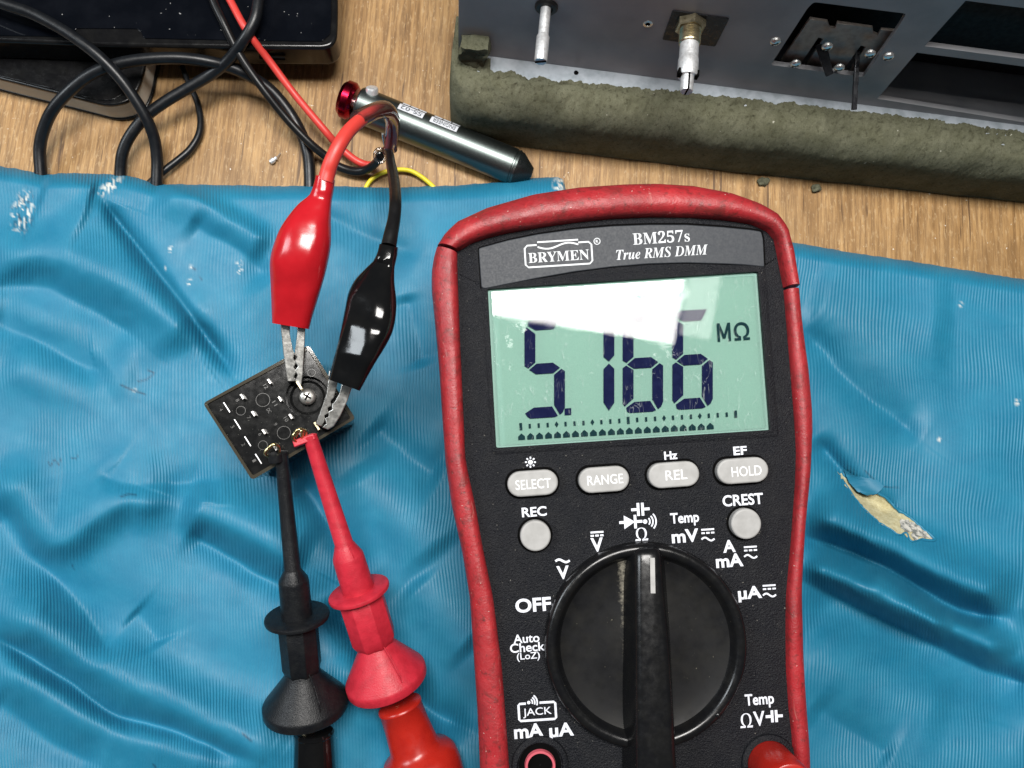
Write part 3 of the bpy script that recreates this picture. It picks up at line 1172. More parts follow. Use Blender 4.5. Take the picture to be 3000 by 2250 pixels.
lw2 = local(1636, 742, [(x, 22 - 7 * math.sin((x + 60) / 120 * 2 * math.pi) * (1 if x > -60 else 1)) for x in range(-60, 61, 8)])
mark('logo_frame', strokes('', [lb, lw1, lw2], 5, h=HP), mat=M['plateprint'], parent=plate)
mark('registered_mark', strokes('', [[(1749 + 9 * math.cos(a), 707 + 9 * math.sin(a)) for a in np.linspace(0, 2 * math.pi, 20)]], 2.4, h=HP),
     text_vf('R', mw, *muv(1749, 707, HP), KU(8), KU(9), HP, .006, .03), mat=M['plateprint'], parent=plate)

# display: reflector, inked segments floating above it, scratched window on top
HD = -.075
lcdp = round_poly([muv(x, y, HD) for x, y in [(1425, 842), (2228, 790), (2264, 1263), (1450, 1316)]], .03)
disp = mk('display', *prism(lcdp, [], HD, -.29, mw), M['lcd'], meter)
HS = HD + .035


def seg_poly(cells):
    vs, fs = [], []
    for pts in cells:
        b = len(vs)
        vs += [mw(*muv(x, y, HS), HS) for x, y in pts]
        fs.append(tuple(range(b, b + len(pts))))
    return vs, fs


Z7 = lambda p: (1400 + p[0] / 2.3284, 680 + p[1] / 2.3284)
SL = -.0640


def digit(ch, x, ytop, wd=276, ht=675, th=74):
    """seven segment digit in display-zoom px; verticals upright in the photo, horizontals follow the meter"""
    on = {'5': 'afgcd', '1': 'bc', '6': 'afgecd'}[ch]
    g = 7
    P = lambda a, b: (x + a, ytop + b + SL * a)
    mid = ht / 2
    S_ = {
        'a': [P(30, 0 + 8), P(60, 0), P(wd - 40, 0), P(wd - 78, th), P(th + 2, th), P(22, 40)],
        'f': [P(0, 80), P(14, 50), P(th - 4, th + 22), P(th, th + 30), P(th, mid - 44), P(26, mid - 6), P(0, mid - 24)],
        'g': [P(32, mid + 4), P(th + 8, mid - th / 2 + 2), P(wd - th - 8, mid - th / 2 + 2), P(wd - 34, mid + 2), P(wd - th - 6, mid + th / 2), P(th + 4, mid + th / 2)],
        'e': [P(0, mid + 28), P(24, mid + 12), P(th, mid + 46), P(th, ht - th - 24), P(14, ht - 46), P(0, ht - 70)],
        'c': [P(wd - 24, mid + 10), P(wd, mid + 28), P(wd, ht - 62), P(wd - 14, ht - 30), P(wd - 34, ht - 14), P(wd - th, ht - th - 10), P(wd - th, mid + 48)],
        'd': [P(24, ht - 38), P(th + 6, ht - th), P(wd - th - 14, ht - th), P(wd - 48, ht - 8), P(wd - 70, ht), P(50, ht), P(30, ht - 10)],
        'b': [P(wd - th, th + 20), P(wd, 40), P(wd, mid - 24), P(wd - 34, mid - 2), P(wd - th, mid - 44)],
    }
    if ch == '1':
        S_['b'] = [P(wd - th, 10), P(wd, 60), P(wd, mid - 46), P(wd - th / 2, mid - 6), P(wd - th, mid - 40)]
        S_['c'] = [P(wd - th / 2, mid + 8), P(wd, mid + 46), P(wd, ht - 60), P(wd - th / 2, ht - 8), P(wd - th, ht - 66), P(wd - th, mid + 44)]
    if ch == '5':
        S_['d'] = [P(4, ht - 38), P(th - 10, ht - th), P(wd - th - 14, ht - th), P(wd - 48, ht - 8), P(wd - 70, ht), P(40, ht), P(20, ht - 14)]
    return [[Z7(p) for p in S_[s]] for s in on]


for ch, x, yt_ in (('5', 318, 600), ('1', 655, 566), ('6', 988, 562), ('6', 1327, 540)):
    mk('display_digit', *seg_poly(digit(ch, x, yt_)), M['lcdink'], disp)
mk('decimal_point', *seg_poly([[Z7(p) for p in ((592, 1203), (637, 1200), (637, 1246), (592, 1249))]]), M['lcdink'], disp)
u_, v__ = muv(2118, 975, HS)
mk('unit_symbol', *join(strokes('', [local(2121, 973, [(-16, -27), (-16, 27)]), local(2121, 973, [(16, -27), (16, 27)]), local(2121, 973, [(-15, 26), (0, -18)]), local(2121, 973, [(15, 26), (0, -18)])], 7.5, h=HS, thick=0), text_vf('Ω', mw, *muv(2173, 970, HS), KU(46), KU(54), HS, 0, .012, 0)), M['lcdink2'], disp)
tick = []
for k in range(25):
    c = Z7((293 + 61.1 * k, 1325 - 3.55 * k))
    if k % 12 == 0:
        sh = [(-4, 10), (4, 10), (4, -11), (-4, -11)]
    elif k % 4 == 0:
        sh = [(0, 9), (5.5, 0), (0, -9), (-5.5, 0)]
    else:
        sh = [(-3.2, 6), (3.2, 6), (3.2, -7), (-3.2, -7)]
    tick.append(local(c[0], c[1], sh))
for t_ in tick:
    mk('scale_tick', *seg_poly([t_]), M['lcdink2'], disp)
arrows = []
for k in range(22):
    c = Z7((298 + 61.3 * k, 1396 - 3.45 * k))
    arrows.append(local(c[0], c[1], [(-10, -9), (10, -9), (10, 1), (0, 10), (-10, 1)]))
for t_ in arrows:
    mk('bar_segment', *seg_poly([t_]), M['lcdink2'], disp)
aq = [Z7(p) for p in ((105, 468), (425, 448), (428, 545), (112, 566))]
mk('auto_field', *seg_poly([aq]), M['lcdghost'], disp)
mk('auto_lettering', *text_vf('AUTO', mw, *muv(*Z7((268, 508)), HS), KU(128), KU(34), HS + .006, 0, .01), M['lcd'], disp)
ln = round_poly([muv(x, y, .03) for x, y in [(1438, 853), (2211, 803), (2246, 1252), (1463, 1303)]], .03)
mk('display_window', *prism(ln, [], .03, .0, mw, bottom=False), M['lens'], meter, bev=.012)


# buttons
def pill(cx, cy, w_, h_, n=12):
    r = h_ / 2
    out = []
    for k in range(n + 1):
        a = math.radians(90 + 180 * k / n)
        out.append((-(w_ / 2 - r) + r * math.cos(a), r * math.sin(a)))
    for k in range(n + 1):
        a = math.radians(-90 + 180 * k / n)
        out.append(((w_ / 2 - r) + r * math.cos(a), r * math.sin(a)))
    return out


def button(px, py, w_, h_, txt=None, tw=0, thh=27, tpx=None, round_=False):
    hb = .21
    u, v_ = muv(px, py, hb)
    sh = ngon(0, 0, w_ / 2, 40) if round_ else pill(0, 0, w_, h_)
    P = [(u + KU(a), v_ + KU(b)) for a, b in sh]
    # dark seat round the button
    Q = [(u + KU(a * (1 + 14 / w_)), v_ + KU(b * (1 + 14 / h_))) for a, b in sh]
    ob = mk('push_button', *prism(P, [], hb, -.05, mw), M['btn'], meter, bev=.045, seg=4)
    Q2 = [(u + KU(a * (1 + 24 / w_)), v_ + KU(b * (1 + 24 / h_))) for a, b in sh]
    mk('button_seat', *prism(Q, [], .006, -.02, mw), M['black'], ob)
    if txt:
        tx = tpx or (px, py)
        print_text(txt, tx[0], tx[1], tw, thh, 'button_lettering', M['btnprint'], ob, hb, .008, 0, .004)
    return ob


button(1561, 1416, 146, 73, 'SELECT', 102, 28, (1562, 1418))
button(1770, 1405, 147, 73, 'RANGE', 104, 28, (1773, 1405))
button(1975, 1391, 149, 73, 'REL', 63, 28, (1981, 1391))
button(2177, 1379, 151, 73, 'HOLD', 88, 29, (2187, 1380))
button(1569, 1570, 88, 88, round_=True)
button(2187, 1535, 88, 88, round_=True)

# printed legends round the dial
print_text('REC', 1565, 1499, 72, 28, bold=.024)
print_text('CREST', 2176, 1464, 120, 33, bold=.024)
print_text('Hz', 1965, 1334, 39, 24, bold=.03)
print_text('EF', 2168, 1320, 40, 25, bold=.03)
sun = []
for k in range(8):
    a = math.pi * k / 4
    sun.append([(1554 + 10 * math.cos(a), 1354 + 10 * math.sin(a)), (1554 + 16 * math.cos(a), 1354 + 16 * math.sin(a))])
mark('backlight_symbol', strokes('', sun, 4.5), poly_vf(ngon(1554, 1354, 7, 16)))
# capacitor + diode + beeper + ohm
cap = lambda cx, cy, s=1: [local(cx, cy, [(-27 * s, 0), (-8 * s, 0)]), local(cx, cy, [(8 * s, 0), (27 * s, 0)]), local(cx, cy, [(-6.5 * s, -19 * s), (-6.5 * s, 19 * s)]), local(cx, cy, [(6.5 * s, -19 * s), (6.5 * s, 19 * s)])]
mark('capacitor_symbol', strokes('', cap(1876, 1492), 8))
mark('diode_symbol', strokes('', [local(1848, 1529, [(-34, 0), (-18, 0)]), local(1848, 1529, [(13, -20), (13, 20)]), local(1848, 1529, [(13, 0), (34, 0)])], 8), poly_vf(local(1848, 1529, [(-20, 20), (12, 0), (-20, -20)]), thick=.008))
waves = lambda cx, cy, rs, a0, a1: [local(cx, cy, [(r * math.cos(math.radians(a)), r * math.sin(math.radians(a))) for a in np.linspace(a0, a1, 9)]) for r in rs]
mark('beeper_symbol', poly_vf(ngon(1890, 1528, 6.5, 16)), strokes('', waves(1890, 1528, (14, 23, 32), -42, 42), 4.5))
print_text(chr(0x1D6C0), 1879, 1565, 38, 38, bold=0)
dc = lambda cx, cy, s=1: [local(cx, cy, [(-19 * s, 15 * s), (19 * s, 15 * s)])] + [local(cx, cy, [(a * s, 5 * s), (b * s, 5 * s)]) for a, b in ((-19, -9), (-5, 5), (9, 19))]
tild = lambda cx, cy, s=1: [local(cx, cy, [(x * s, -5 * s * math.sin(x / 19 * math.pi)) for x in np.linspace(-19, 19, 13)][::1])]
mark('dc_volt_symbol', strokes('', [local(1749, 1559, [(-19, 0), (19, 0)])] + [local(1749, 1569, [(a, 0), (b, 0)]) for a, b in ((-19, -9), (-5, 5), (9, 19))], 5.5), text_vf('V', mw, *muv(1749, 1596), KU(36), KU(40), 0, .005, .03))
mark('ac_volt_symbol', strokes('', [local(1648, 1643, [(x, -4.5 * math.sin(x / 21 * math.pi)) for x in np.linspace(-21, 21, 13)])], 6.5), text_vf('V', mw, *muv(1649, 1677), KU(36), KU(38), 0, .005, .03))
print_text('Temp', 2006, 1521, 84, 40, bold=.024)
print_text('mV', 2007, 1570, 79, 38, bold=.030)
for cx, cy in ((2074, 1566), (2199, 1617), (2254, 1730)):
    mark('ac_dc_symbol', strokes('', dc(cx, cy) + tild(cx, cy - (-13)), 5))
print_text('A', 2136, 1600, 37, 36, bold=.03)
print_text('mA', 2137, 1642, 80, 38, bold=.030)
print_text('µA', 2197, 1740, 70, 44, bold=.030)
print_text('OFF', 1562, 1772, 103, 40, bold=.030)
print_text('Auto', 1542, 1870, 75, 25, bold=.016)
print_text('Check', 1545, 1896, 100, 26, bold=.016)
print_text('(LoZ)', 1548, 1924, 66, 25, bold=.010)
jb = local(1574, 2084, [(-32, 25), (-50, 25), (-54, 21), (-54, -21), (-50, -25), (50, -25), (54, -21), (54, 21), (50, 25), (8, 25)])
mark('jack_symbol', strokes('', [jb], 6.5), poly_vf(ngon(1549, 2058, 5, 14)), strokes('', waves(1549, 2058, (11, 18, 25), -22, 52), 4.2), text_vf('JACK', mw, *muv(1574, 2087), KU(82), KU(27), 0, .005, .004))
print_text('mA', 1549, 2141, 84, 39, bold=.030)
print_text('µA', 1645, 2142, 70, 46, bold=.030)
print_text('Temp', 2225, 2053, 84, 42, bold=.024)
print_text(chr(0x1D6C0), 2186, 2111, 37, 41, bold=0)
print_text('V', 2224, 2105, 33, 41, bold=.02)
mark('capacitor_symbol', strokes('', [[(x + 2268 - 1876, y + 2098 - 1492) for x, y in l_] for l_ in cap(1876, 1492, .93)], 8))

# dial
du, dv = muv(1895, 1893, .28)
P0 = mw(du, dv, 0)
dial = mk('selector_dial', *spin(P0, P0 + MN, [(-.05, 2.33), (.20, 2.33), (.29, 2.29), (.335, 2.22), (.33, 2.13), (.28, 2.06), (.18, 2.02), (.12, 1.96)], 128, caps=False), M['knob'], meter, smooth=40)
dish = mk('dial_dish', *spin(P0, P0 + MN, [(.13, 1.99), (.09, 1.86), (.045, 1.6), (.02, 1.2), (.03, .8), (.05, .4), (.06, .02)], 96, caps=False), M['dish'], dial, smooth=60)
# notch on the rim
nu, nv = muv(2103, 2095, .33)
mk('dial_notch', *spin(mw(nu, nv, .30), mw(nu, nv, .36), [(0, .06), (.06, .05), (.075, .03)], 12), M['knob'], dial, smooth=40)
secs = [(1604, 1868, 1928, .36, 0), (1612, 1863, 1934, .44, 0), (1640, 1862, 1940, .52, 0), (1740, 1862, 1948, .62, 0), (1912, 1864, 1964, .76, 0), (2170, 1866, 1980, .92, 0), (2330, 1868, 1986, .98, 0), (2352, 1872, 1984, .90, 0)]
ss = cr([s[:4] for s in secs], 4)
vs, fs = [], []
for s in ss:
    h = s[3]
    a = V(muv(s[1], s[0], h))
    b = V(muv(s[2], s[0], h))
    v0 = (a.y + b.y) / 2
    ring = [(a.x - .17, .03), (a.x - .06, h * .55), (a.x - .01, h - .13), (a.x + .05, h - .035), (a.x + .15, h), ((a.x + b.x) / 2, h + .012), (b.x - .15, h), (b.x - .05, h - .035), (b.x + .01, h - .13), (b.x + .06, h * .55), (b.x + .17, .03)]
    vs += [mw(u, v0, hh) for u, hh in ring]
m_ = 11
fs = [(i * m_ + k, i * m_ + k + 1, (i + 1) * m_ + k + 1, (i + 1) * m_ + k) for i in range(len(ss) - 1) for k in range(m_ - 1)] + [tuple(range(m_)), tuple(reversed(range((len(ss) - 1) * m_, len(ss) * m_)))]
grip = mk('dial_grip', vs, fs, M['knob'], dial, smooth=45)
vs = []
for x, y, h in ((1904, 1634, .535), (1918, 1634, .535), (1919, 1690, .60), (1920, 1738, .645), (1906, 1738, .645), (1905, 1690, .60)):
    u, v_ = muv(x, y, h)
    vs.append(mw(u, v_, h + .012))
mk('pointer_mark_glint', vs, [(0, 1, 2, 5), (5, 2, 3, 4)], M['btn'], dial)  # pointer mark; its grey-white reflection is painted as a light strip

# sockets
def socket(px, py):
    u, v_ = muv(px, py, .1)
    p = mw(u, v_, 0)
    ob = mk('input_socket', *spin(p, p + MN, [(-.02, .66), (.06, .64), (.10, .58), (.10, .53), (.02, .50), (.0, .46)], 48, caps=False), M['case'], meter, smooth=40)
    mk('socket_ring', *spin(p, p + MN, [(.0, .36), (.10, .34), (.10, .29), (-.05, .27)], 40, caps=False), M['pinkring'], ob, smooth=40)
    mk('socket_hole', *spin(p, p + MN, [(.012, .50), (.012, .01)], 40, caps=False), M['black'], ob)
    return ob


socket(1583, 2246)
socket(2258, 2240)

# red plug standing in the right socket
u, v_ = muv(2258, 2240, .1)
p = mw(u, v_, .02)
pl_ = thing('test_lead_plug', p, 'red test lead plug pushed into the meter socket at its lower right corner', 'plug')
mk('plug_body', *spin(p, p + MN, [(0, .52), (.5, .53), (1.25, .55), (1.32, .52), (1.34, .47)], 48), M['redplug'], pl_, smooth=40)
mk('plug_neck', *spin(p, p + MN, [(1.30, .44), (1.55, .43), (1.75, .40), (1.82, .33), (1.84, .0)], 40), M['redplug'], pl_, smooth=40)

# ================================================================== RELAY
rc = at(820, 1215, 4.35)
RN = (V((0, 0, 1)) * .42 + (C0 - rc).normalized() * .58).normalized()


def rpx(px, py, h=0.0):
    return hit(px, py, rc + RN * h, RN)


Z5 = lambda x, y: (550 + x / 3.0167, 900 + y / 3.0167)
rx = (rpx(*Z5(1480, 985)) - rpx(*Z5(1075, 340))).normalized()     # along the short side
ry = RN.cross(rx)
ro = rpx(*Z5(810, 920))


def rw(u, v, h=0.0):
    return ro + rx * u + ry * v + RN * h


def ruv(zx, zy, h=0.0):
    q = rpx(*Z5(zx, zy), h) - ro
    return q.dot(rx), q.dot(ry)


relay = thing('relay', rw(0, 0, -3.4), 'clear cased plug-in relay lying pins up on the blue sheet', 'relay')
outer = round_poly([ruv(*p) for p in ((138, 850), (570, 1528), (1482, 985), (1072, 335))], .09)
inner = round_poly([ruv(*p) for p in ((172, 858), (578, 1488), (1440, 982), (1064, 380))], .06)
mk('clear_cover', *prism(outer, [inner], .05, -3.3, rw), M['cover'], relay, bev=.02)
mk('coil_block', *prism([(a * .9, b * .9) for a, b in inner], [], -.35, -3.2, rw), simple('relay_coil_copper', (.16, .06, .03), .5), relay)
scx, scy = ruv(1055, 792)
rh = [(scx + .50 * math.cos(2 * math.pi * k / 40), scy + .50 * math.sin(2 * math.pi * k / 40)) for k in range(40)]
base = mk('pin_base', *prism([(a * .997, b * .997) for a, b in inner], [rh], 0, -.30, rw), M['relaybase'], relay, bev=.012)
mk('screw_well', *spin(rw(scx, scy, -.28), rw(scx, scy, 0), [(0, .02), (0, .36), (.05, .42), (.05, .50)], 40, caps=False), M['relaybase'], base, smooth=30)
PA = V(ruv(440, 1035)) - V(ruv(345, 885))
PA.normalize()
PB = V((-PA.y, PA.x))


def blade(name, zx, zy, ln, wd, h0, h1, mat, hole=False):
    c = V(ruv(zx, zy, h1))
    vf = prism([(c.x + PA.x * a + PB.x * b, c.y + PA.y * a + PB.y * b) for a, b in ((-ln / 2, -wd / 2), (ln / 2, -wd / 2), (ln / 2, wd / 2), (-ln / 2, wd / 2))], [], h1, h0, rw)
    return mk(name, *vf, mat, relay, bev=.008)


for zx, zy in ((345, 885), (440, 1035), (530, 1185), (625, 1340)):
    blade('contact_blade', zx, zy, .28, .032, -.1, .012, M['alu'])
for zx, zy in ((480, 790), (580, 940), (672, 1100), (772, 1245), (720, 655), (815, 810), (910, 965), (992, 1120)):
    blade('contact_pin', zx, zy, .13, .055, -.1, .24, M['steel'])
for zx, zy in ((985, 690), (1140, 1050)):
    blade('coil_pin', zx, zy, .22, .06, -.1, .30, M['brass'])
for zx, zy, r in ((470, 915, 42), (665, 820, 62), (665, 1220, 42), (850, 1110, 60), (1095, 580, 36)):
    u, v_ = ruv(zx, zy)
    rr = r / 3.0167 * .0081
    mk('moulded_ring', *spin(rw(u, v_, 0), rw(u, v_, 1), [(-.01, rr), (.012, rr - .003), (.012, rr - .014), (-.01, rr - .024)], 28, caps=False), M['emboss_glint'], base, smooth=40)
# screw with a cross slot
sc0 = rw(scx - .01, scy + .01, -.12)
scr = mk('screw', *spin(sc0, sc0 + RN, [(-.12, .14), (.0, .20), (.05, .195), (.10, .15), (.12, .07), (.122, .0)], 36), M['dullsteel'], relay, smooth=45)
for k in range(2):
    a = rx * math.cos(.5 + k * math.pi / 2) + ry * math.sin(.5 + k * math.pi / 2)
    b = RN.cross(a)
    mk('cross_slot', *box(sc0 + RN * (.105 + .001 * k), a * .10, b * .022, RN * .022), M['black'], scr)
for txt, zx, zy in (('4', 296, 905), ('3', 396, 1056), ('2', 492, 1214), ('1', 588, 1356), ('8', 440, 822), ('7', 540, 976), ('6', 640, 1122), ('12', 690, 700), ('11', 770, 850), ('10', 870, 990), ('DC', 718, 915), ('9', 775, 1035)):
    u, v_ = ruv(zx, zy)
    mk('pin_number', *text_vf(txt, rw, u, v_, .055 * len(txt), .085, .002, .004, .0, 0, math.atan2(-PA.y, -PA.x) + math.pi), M['emboss_glint'], base)

# ================================================================== ALLIGATOR CLIPS AND THEIR LEADS
Z6 = lambda x, y: (700 + x / 1.8433, 250 + y / 1.8433)


def boot(name, L, Rr, zs, mat, parent, thick=.80, roll=0):
    """moulded boot: matching left and right outline points (photo px), height along it"""
    N = 40
    L, Rr = np.array(cr(L, 5)), np.array(cr(Rr, 5))
    L, Rr = resample(L, N), resample(Rr, N)
    vs, fs = [], []
    n = 28
    for k in range(N):
        t = k / (N - 1)
        z = np.interp(t, np.linspace(0, 1, len(zs)), zs)
        a, b = at(L[k][0], L[k][1], z), at(Rr[k][0], Rr[k][1], z)
        dz_ = math.tan(math.radians(roll)) * (b - a).length / 2 * min(1, t / .3)
        a, b = at(L[k][0], L[k][1], z - dz_), at(Rr[k][0], Rr[k][1], z + dz_)
        c, hw = (a + b) / 2, (b - a) / 2
        up = (C0 - c).normalized()
        up = (up - hw.normalized() * up.dot(hw.normalized())).normalized()
        tf = thick if k < N * .55 else thick * (1 - .30 * (k / N - .55) / .45)
        tr = hw.length * tf if t > .12 else hw.length
        for j in range(n):
            an = 2 * math.pi * j / n
            ca, sa = math.cos(an), math.sin(an)
            pw = .86 if roll < 15 else .74
            vs.append(c + hw * (math.copysign(abs(ca) ** pw, ca)) + up * (tr * math.copysign(abs(sa) ** pw, sa)))
    for k in range(N - 1):
        for j in range(n):
            a, b = k * n + j, k * n + (j + 1) % n
            fs.append((a, b, b + n, a + n))
    fs.append(tuple(range(n)))
    vs = [v_ + (v_ - C0).normalized() * (noise.noise(v_ * 1.9) * .050 + noise.noise(v_ * 4.2) * .018) for v_ in vs]
    # open, slightly inset mouth
    e = (N - 1) * n
    cm = sum((V(v) for v in vs[e:e + n]), V()) / n
    back = (V(vs[0]) - cm).normalized()
    b0 = len(vs)
    vs += [cm + (V(v) - cm) * .84 for v in vs[e:e + n]]
    vs += [cm + (V(v) - cm) * .80 + back * .35 for v in vs[e:e + n]]
    for j in range(n):
        j2 = (j + 1) % n
        fs.append((e + j, e + j2, b0 + j2, b0 + j))
        fs.append((b0 + j, b0 + j2, b0 + n + j2, b0 + n + j))
    fs.append(tuple(b0 + n + j for j in range(n)))
    return mk(name, vs, fs, mat, parent, smooth=50)


def jaw(pts, z0, z1, th, parent, name='jaw'):
    """pts in px; height runs from z0 (at the boot) to z1 (at the tip)"""
    ys = [p[1] for p in pts]
    y0, y1 = min(ys), max(ys)
    top, bot = [], []
    for x, y in pts:
        z = z0 + (z1 - z0) * (y - y0) / (y1 - y0)
        p = at(x, y, z)
        top.append(p)
        bot.append(p - (C0 - p).normalized() * th)
    n = len(pts)
    tri = [tuple(t) for t in tessellate_polygon([[V((x, y, 0)) for x, y in pts]])]
    fs = tri + [tuple(i + n for i in reversed(t)) for t in tri]
    for i in range(n):
        j = (i + 1) % n
        fs.append((i, i + n, j + n, j))
    return mk(name, top + bot, fs, M['dullsteel'], parent, bev=.018)


redc = thing('alligator_clip', at(860, 780, 4.6), 'glossy red booted alligator clip and its red wire, biting the relay beside its screw', 'clip', 'alligator clips on the relay')
boot('boot', [Z6(*p) for p in ((418, 484), (408, 530), (385, 590), (320, 650), (240, 765), (198, 870), (178, 960), (179, 1080), (183, 1285))],
     [Z6(*p) for p in ((516, 510), (511, 560), (497, 640), (491, 740), (487, 870), (455, 1030), (413, 1180), (392, 1250), (376, 1316))],
     [6.0, 5.9, 5.8, 5.6, 5.3, 5.0], M['redboot'], redc, .8, 8)
J = lambda pts: [Z5(*p) for p in pts]
jaw(J([(812, 60), (905, 60), (903, 240), (930, 380), (945, 410), (932, 455), (960, 490), (935, 530), (962, 570), (938, 610), (948, 655), (880, 655), (866, 560), (845, 400), (822, 180)]), 5.0, 4.62, .30, redc)
jaw(J([(962, 60), (1048, 60), (1038, 200), (1030, 400), (1015, 600), (1002, 702), (980, 690), (950, 650), (972, 600), (945, 560), (975, 520), (945, 480), (968, 440), (945, 400), (958, 320), (968, 200)]), 5.0, 4.62, .30, redc)
W1 = [(1490, 0), (1600, 200), (1750, 400), (1900, 600), (2100, 840)]
red_run = [(x / 2.212, y / 2.212, z, 22) for (x, y), z in zip([(1400, -160)] + W1, (2.2, 2.15, 2.1, 1.5, 1.1, .8))] + [(985, 421, .5, 22), (1027, 459, .35, 22), (1058, 478, .3, 22), (1086, 484, .25, 22), (1104, 478, .6, 20), (1114, 462, 1.1, 16)]
px_tube('lead_wire', red_run, M['redwire'], redc)
red_arc = [Z6(467, 520) + (6.05, 46), Z6(480, 470) + (6.1, 46), Z6(500, 410) + (6.2, 44), Z6(545, 318) + (6.25, 43), Z6(600, 240) + (6.1, 41), Z6(680, 172) + (5.7, 39), Z6(760, 132) + (5.0, 36), Z6(808, 138) + (4.2, 33), Z6(828, 180) + (3.4, 29), Z6(826, 240) + (2.8, 26), Z6(812, 320) + (2.2, 24), Z6(795, 360) + (1.8, 22)]
px_tube('clip_wire', red_arc, M['redwire'], redc, n=18)

blkc = thing('alligator_clip', at(1090, 900, 4.6), 'glossy black booted alligator clip and its black wire, biting the relay edge', 'clip', 'alligator clips on the relay')
boot('boot', [Z6(*p) for p in ((760, 855), (752, 895), (735, 940), (690, 990), (640, 1052), (606, 1122), (590, 1200), (560, 1335), (520, 1480), (487, 1590))],
     [Z6(*p) for p in ((859, 875), (853, 920), (840, 970), (834, 1040), (834, 1090), (839, 1190), (825, 1300), (790, 1390), (718, 1515), (648, 1648))],
     [5.5, 5.5, 5.55, 5.62, 5.6, 5.35], M['blackboot'], blkc, .62, 20)
jaw(J([(1250, 560), (1335, 570), (1318, 700), (1290, 800), (1262, 830), (1268, 870), (1236, 890), (1246, 935), (1208, 955), (1210, 1005), (1182, 1055), (1130, 1032), (1165, 940), (1228, 760)]), 5.0, 4.62, .30, blkc)
jaw(J([(1388, 580), (1480, 610), (1450, 715), (1410, 830), (1350, 960), (1290, 1052), (1240, 1082), (1188, 1062), (1225, 1030), (1210, 985), (1246, 965), (1240, 925), (1276, 905), (1272, 860), (1300, 835), (1340, 760)]), 5.0, 4.62, .30, blkc)
W2 = [(1330, -160, 2.3), (1380, 0, 2.2), (1450, 150, 2.1), (1550, 350, 1.8), (1700, 570, 1.5), (1850, 760, 1.1), (2000, 920, .8), (2120, 1020, .5)]
blk_run = [(x / 2.212, y / 2.212, z, 25) for x, y, z in W2] + [(990, 487, .3, 26), (1037, 502, .3, 26), (1073, 497, .45, 25), (1098, 480, .8, 24), (1114, 458, 1.3, 23)]
px_tube('lead_wire', blk_run, M['blackwire'], blkc)
blk_arc = [Z6(808, 870) + (5.5, 46), Z6(822, 800) + (5.45, 42), Z6(838, 720) + (5.3, 38), Z6(845, 640) + (5.1, 36), Z6(842, 560) + (4.3, 34), Z6(832, 480) + (3.4, 32), Z6(820, 420) + (2.7, 28), Z6(812, 370) + (2.2, 25), Z6(790, 350) + (1.8, 22)]
px_tube('clip_wire', blk_arc, M['blackwire'], blkc, n=18)
px_tube('clear_sleeve', [Z6(640, 185) + (5.9, 50), Z6(720, 145) + (5.4, 50), Z6(790, 132) + (4.5, 50), Z6(826, 180) + (3.5, 46), Z6(828, 240) + (2.8, 42), Z6(820, 310) + (2.3, 40), Z6(820, 350) + (2.1, 38)], M['sleeve'], redc, n=20)
# little clear knot where both leads pass through
kc = at(1113, 456, 1.5)
kn = (C0 - kc).normalized()
ka = V((1, 0, 0)) - kn * kn.x
ka.normalize()
kb = kn.cross(ka)
ring = [kc + ka * (.155 * math.cos(t)) + kb * (.19 * math.sin(t)) for t in np.linspace(0, 2 * math.pi, 33)]
mk('sleeve_end', *sweep(ring, [.045] * 33, 12, caps=False), clear('clear_sleeve_rim', (.85, .83, .82), 1.9, .05, .05, (.5, .48, .46)), blkc, smooth=60)
mk('sleeve_plug', *ellipsoid(kc - kn * .06, ka * .11, kb * .14, kn * .05), M['blackboot'], blkc, smooth=60)
px_tube('tie_tail', [(1128, 430, 1.9, 7), (1124, 412, 2.2, 8), (1121, 392, 2.5, 7)], M['dullsteel'], blkc, n=10)

# ================================================================== HOOK PROBES
Z7b = lambda x, y: (700 + x / 1.6586, 1250 + y / 1.6586)


def probe(label, prof, z0, z1, mat, hexa, hook, group, flip=1):
    """prof: [(zx, zy, halfwidth in zoom px)] along the axis from tip to rim"""
    pts = [Z7b(a, b) + (c / 1.6586,) for a, b, c in prof]
    tot = [0]
    for a, b in zip(pts[:-1], pts[1:]):
        tot.append(tot[-1] + math.hypot(b[0] - a[0], b[1] - a[1]))
    P = [at(a[0], a[1], z0 + (z1 - z0) * t / tot[-1]) for a, t in zip(pts, tot)]
    r = [a[2] * depth(p) / F for a, p in zip(pts, P)]
    A, B = P[0], P[-1]
    ax = (B - A).normalized()
    tt_ = [(p - A).dot(ax) for p in P]
    th = thing('hook_probe', (P[0] + P[-1]) / 2, label, 'probe', group)
    return th, A, B, ax, tt_, r


